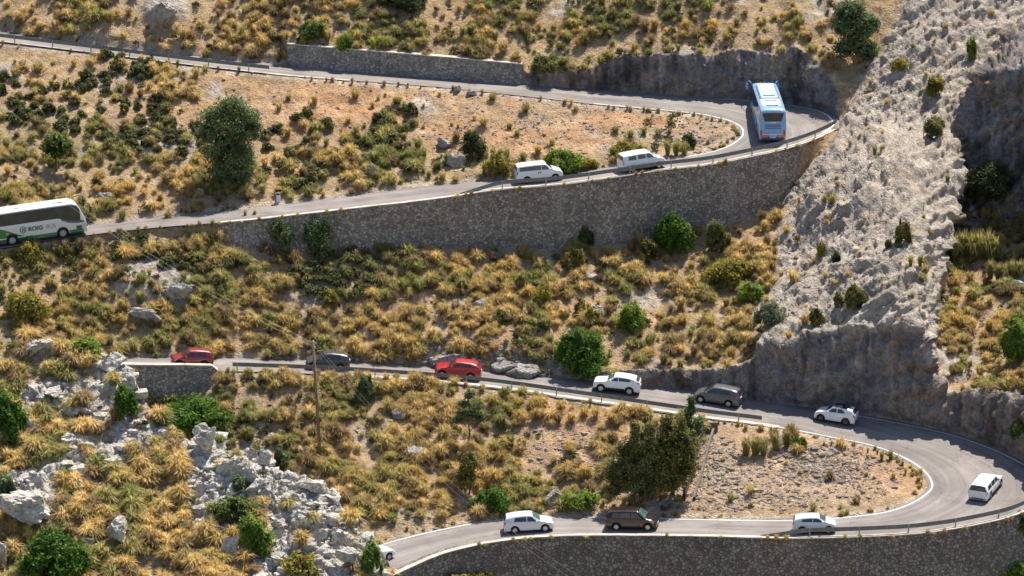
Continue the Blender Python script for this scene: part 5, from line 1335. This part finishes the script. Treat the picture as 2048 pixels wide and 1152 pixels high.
for r, tt_ in ((RA, -.03), (RB, -.03), (RA, 1.03), (RB, 1.04)):     # grit along the road edges
    for _ in range(420):
        k = gr.uniform(25, len(r.z) - 3); s = .03 + .12 * gr.random() ** 4
        if tt_ > 1 and ((r is RA and k < 125) or (r is RB and 40 < k < 150)): continue
        add_stone(r.pt(np.array(k), tt_ + gr.gauss(0, .03)) + np.array([0, 0, .01]), s, np.array([.5, .42, .34]) * gr.uniform(.7, 1.2))
for _ in range(700):
    u = gr.uniform(640, 1300); v = gr.uniform(680, 770)
    if not tval(BANK, u, v): continue
    s = .12 + .45 * gr.random() ** 2; add_stone(tpoint(u, v), s, np.array([.42, .38, .34]) * gr.uniform(.6, 1.15))
o = mesh_np('gravel', np.concatenate(gv), np.concatenate(gf), M_ground, col=np.concatenate(gc)); tag(o, kind='stuff')
def boulder(u, v, w, h, label, col=(.5, .47, .43), seed=0, d=.7, rough=.35):
    p = gp(u, v); k = pxm(p); V, Fq = rockmesh(3000 + seed, 5 if w > 55 else 4, rough)
    wv = fbm(V * 3. + seed, 4, seed, .6); V = V * (1 + .12 * wv + .16 * fbm(V * 2.3 + seed * 3, 4, seed + 5, .6, True))[:, None]
    w *= .74; h *= .74
    s = np.array([w * k / 2, w * k / 2 * d, h * k / 2 * 1.05]); X = V * s * 1.15
    X[:, 2] += s[2] * .75
    c = np.array(col) * (1 + .35 * fbm(V * 2.2 + seed, 3, 9))[:, None]
    o = mesh_np('boulder', X, Fq, M_ground, col=c, smooth_=False); o.location = p; tag(o, label, 'boulder'); return o
wr_ = (.66, .61, .53)
BL = [(66,712,56,48,'knobbly pale grey boulder on the crest of the near spur'),(222,742,64,44,'pale rock slab on the crest of the near spur by the parapet wall'),(258,786,46,54,'rounded pale boulder standing against the short parapet wall'),
 (62,868,36,48,'pale pitted boulder beside the large bright shrub'),(40,932,32,32,'small square pale boulder on the near spur'),(62,1036,140,74,'large tilted pale rock slab at the frame edge'),(105,1060,56,36,'low flat boulder at the foot of the large tilted slab'),
 (234,1085,70,56,'angular pale slab half buried in dry grass'),(180,1095,38,34,'small rounded pale boulder beside the angular half-buried slab'),(415,912,62,60,'angular grey boulder standing on the spur edge'),(462,955,60,66,'cracked grey boulder just below the angular one'),
 (530,936,30,38,'small standing boulder balanced on the spur edge'),(503,922,26,30,'smaller boulder beside the balanced one'),(500,960,60,50,'sloping grey rock under the balanced boulder'),(462,1110,42,60,'rounded white boulder beside the bright green shrub'),
 (630,985,70,34,'flat white rock ledge at the spur edge'),(645,1085,46,40,'rounded white boulder among the white rubble'),(585,1010,44,26,'low white rock on the rubble slope'),(610,1055,50,40,'blocky white rock in the rubble'),(690,1100,50,60,'jagged white rock near the hidden car'),(700,1150,60,60,'jagged white rock at the bottom of the rubble'),(560,1060,40,32,'small blocky white rock beside the bright shrub'),(5,1130,40,60,'pale boulder cut by the frame at lower left'),
 (150,825,70,22,'low pale ledge in the dry grass'),(105,800,50,26,'narrow pale rock rib in the dry grass'),(0,880,30,30,'pale rock half hidden behind the large bright shrub'),
 ]
for k, q_ in enumerate(BL): boulder(*q_[:4], label=q_[4], col=wr_, seed=k, d=.8, rough=.4)
for k, q_ in enumerate([(738,345,44,30,'pale angular boulder beside the olive tussocks on the upper slope'),(912,330,36,40,'upright grey boulder below the dark shrub on the upper slope'),(888,292,40,30,'grey boulder touching the upright one'),(212,402,34,20,'low grey boulder over the nose of the coach'),(400,392,30,16,'small pale boulder near the road verge'),
     (1105,1003,48,34,'smooth grey boulder between two roadside shrubs'),(835,925,50,40,'pale rock outcrop on the dry slope'),(802,838,36,26,'small pale rock below the guardrail'),(960,612,44,26,'flat pale rock on the grassy slope'),(1180,560,44,20,'pale slab lying in the grass below the wall'),(1195,628,40,20,'rounded pinkish boulder beside the yellow-topped shrub'),
     (2020,575,60,30,'pale rock showing in the gully grass'),(330,46,82,60,'big pale boulder above the highest road'),(285,640,80,40,'low pale rock at the foot of the rough outcrop below the coach'),(356,600,60,50,'knobbly block on the rough pale outcrop below the coach'),(915,182,24,14,'dark stone on the verge of the upper road'),(946,190,26,16,'dark stone near the edge under the grey wall'),
     (1000,745,60,34,'grey broken rock on the bank behind the red crossover'),(1050,752,70,40,'pale broken rock on the bank between the two crossovers'),(900,728,70,36,'dark broken rock over the red crossover')]):
    boulder(*q_[:4], label=q_[4], col=(.44, .41, .37), seed=60 + k, d=.7, rough=.42)
# ------------------------------------------------------------------ camera, light, sky
cam = bpy.data.cameras.new('camera'); cam.sensor_width = 36; cam.lens = F / 2048 * 36; cam.clip_start = 1; cam.clip_end = 6000
co = bpy.data.objects.new('camera', cam); link(co); co.location = CAM; co.rotation_euler = (math.pi / 2 - PITCH, 0, 0); SC.camera = co
sd = np.array([.24, .42, .88]); sd /= np.linalg.norm(sd)
sl = bpy.data.lights.new('sun', 'SUN'); sl.energy = 4.9; sl.angle = math.radians(.5); sl.color = (1, .94, .83)
so = bpy.data.objects.new('sun', sl); link(so); so.rotation_euler = Vector(sd).to_track_quat('Z', 'Y').to_euler()
w = bpy.data.worlds.new('World'); SC.world = w; w.use_nodes = True; t = w.node_tree; bg = t.nodes['Background']
sk = t.nodes.new('ShaderNodeTexSky'); sk.sky_type = 'NISHITA'; sk.sun_disc = False
sk.sun_elevation = math.asin(sd[2]); sk.sun_rotation = math.atan2(sd[0], sd[1]); sk.altitude = 600; sk.dust_density = 1.2
t.links.new(sk.outputs[0], bg.inputs[0]); bg.inputs[1].default_value = .1
SC.view_settings.view_transform = 'Standard'; SC.view_settings.look = 'None'; SC.view_settings.gamma = 1; SC.view_settings.exposure = .66
SC.cycles.max_bounces = 5; SC.cycles.diffuse_bounces = 3; SC.cycles.glossy_bounces = 2; SC.cycles.transmission_bounces = 4
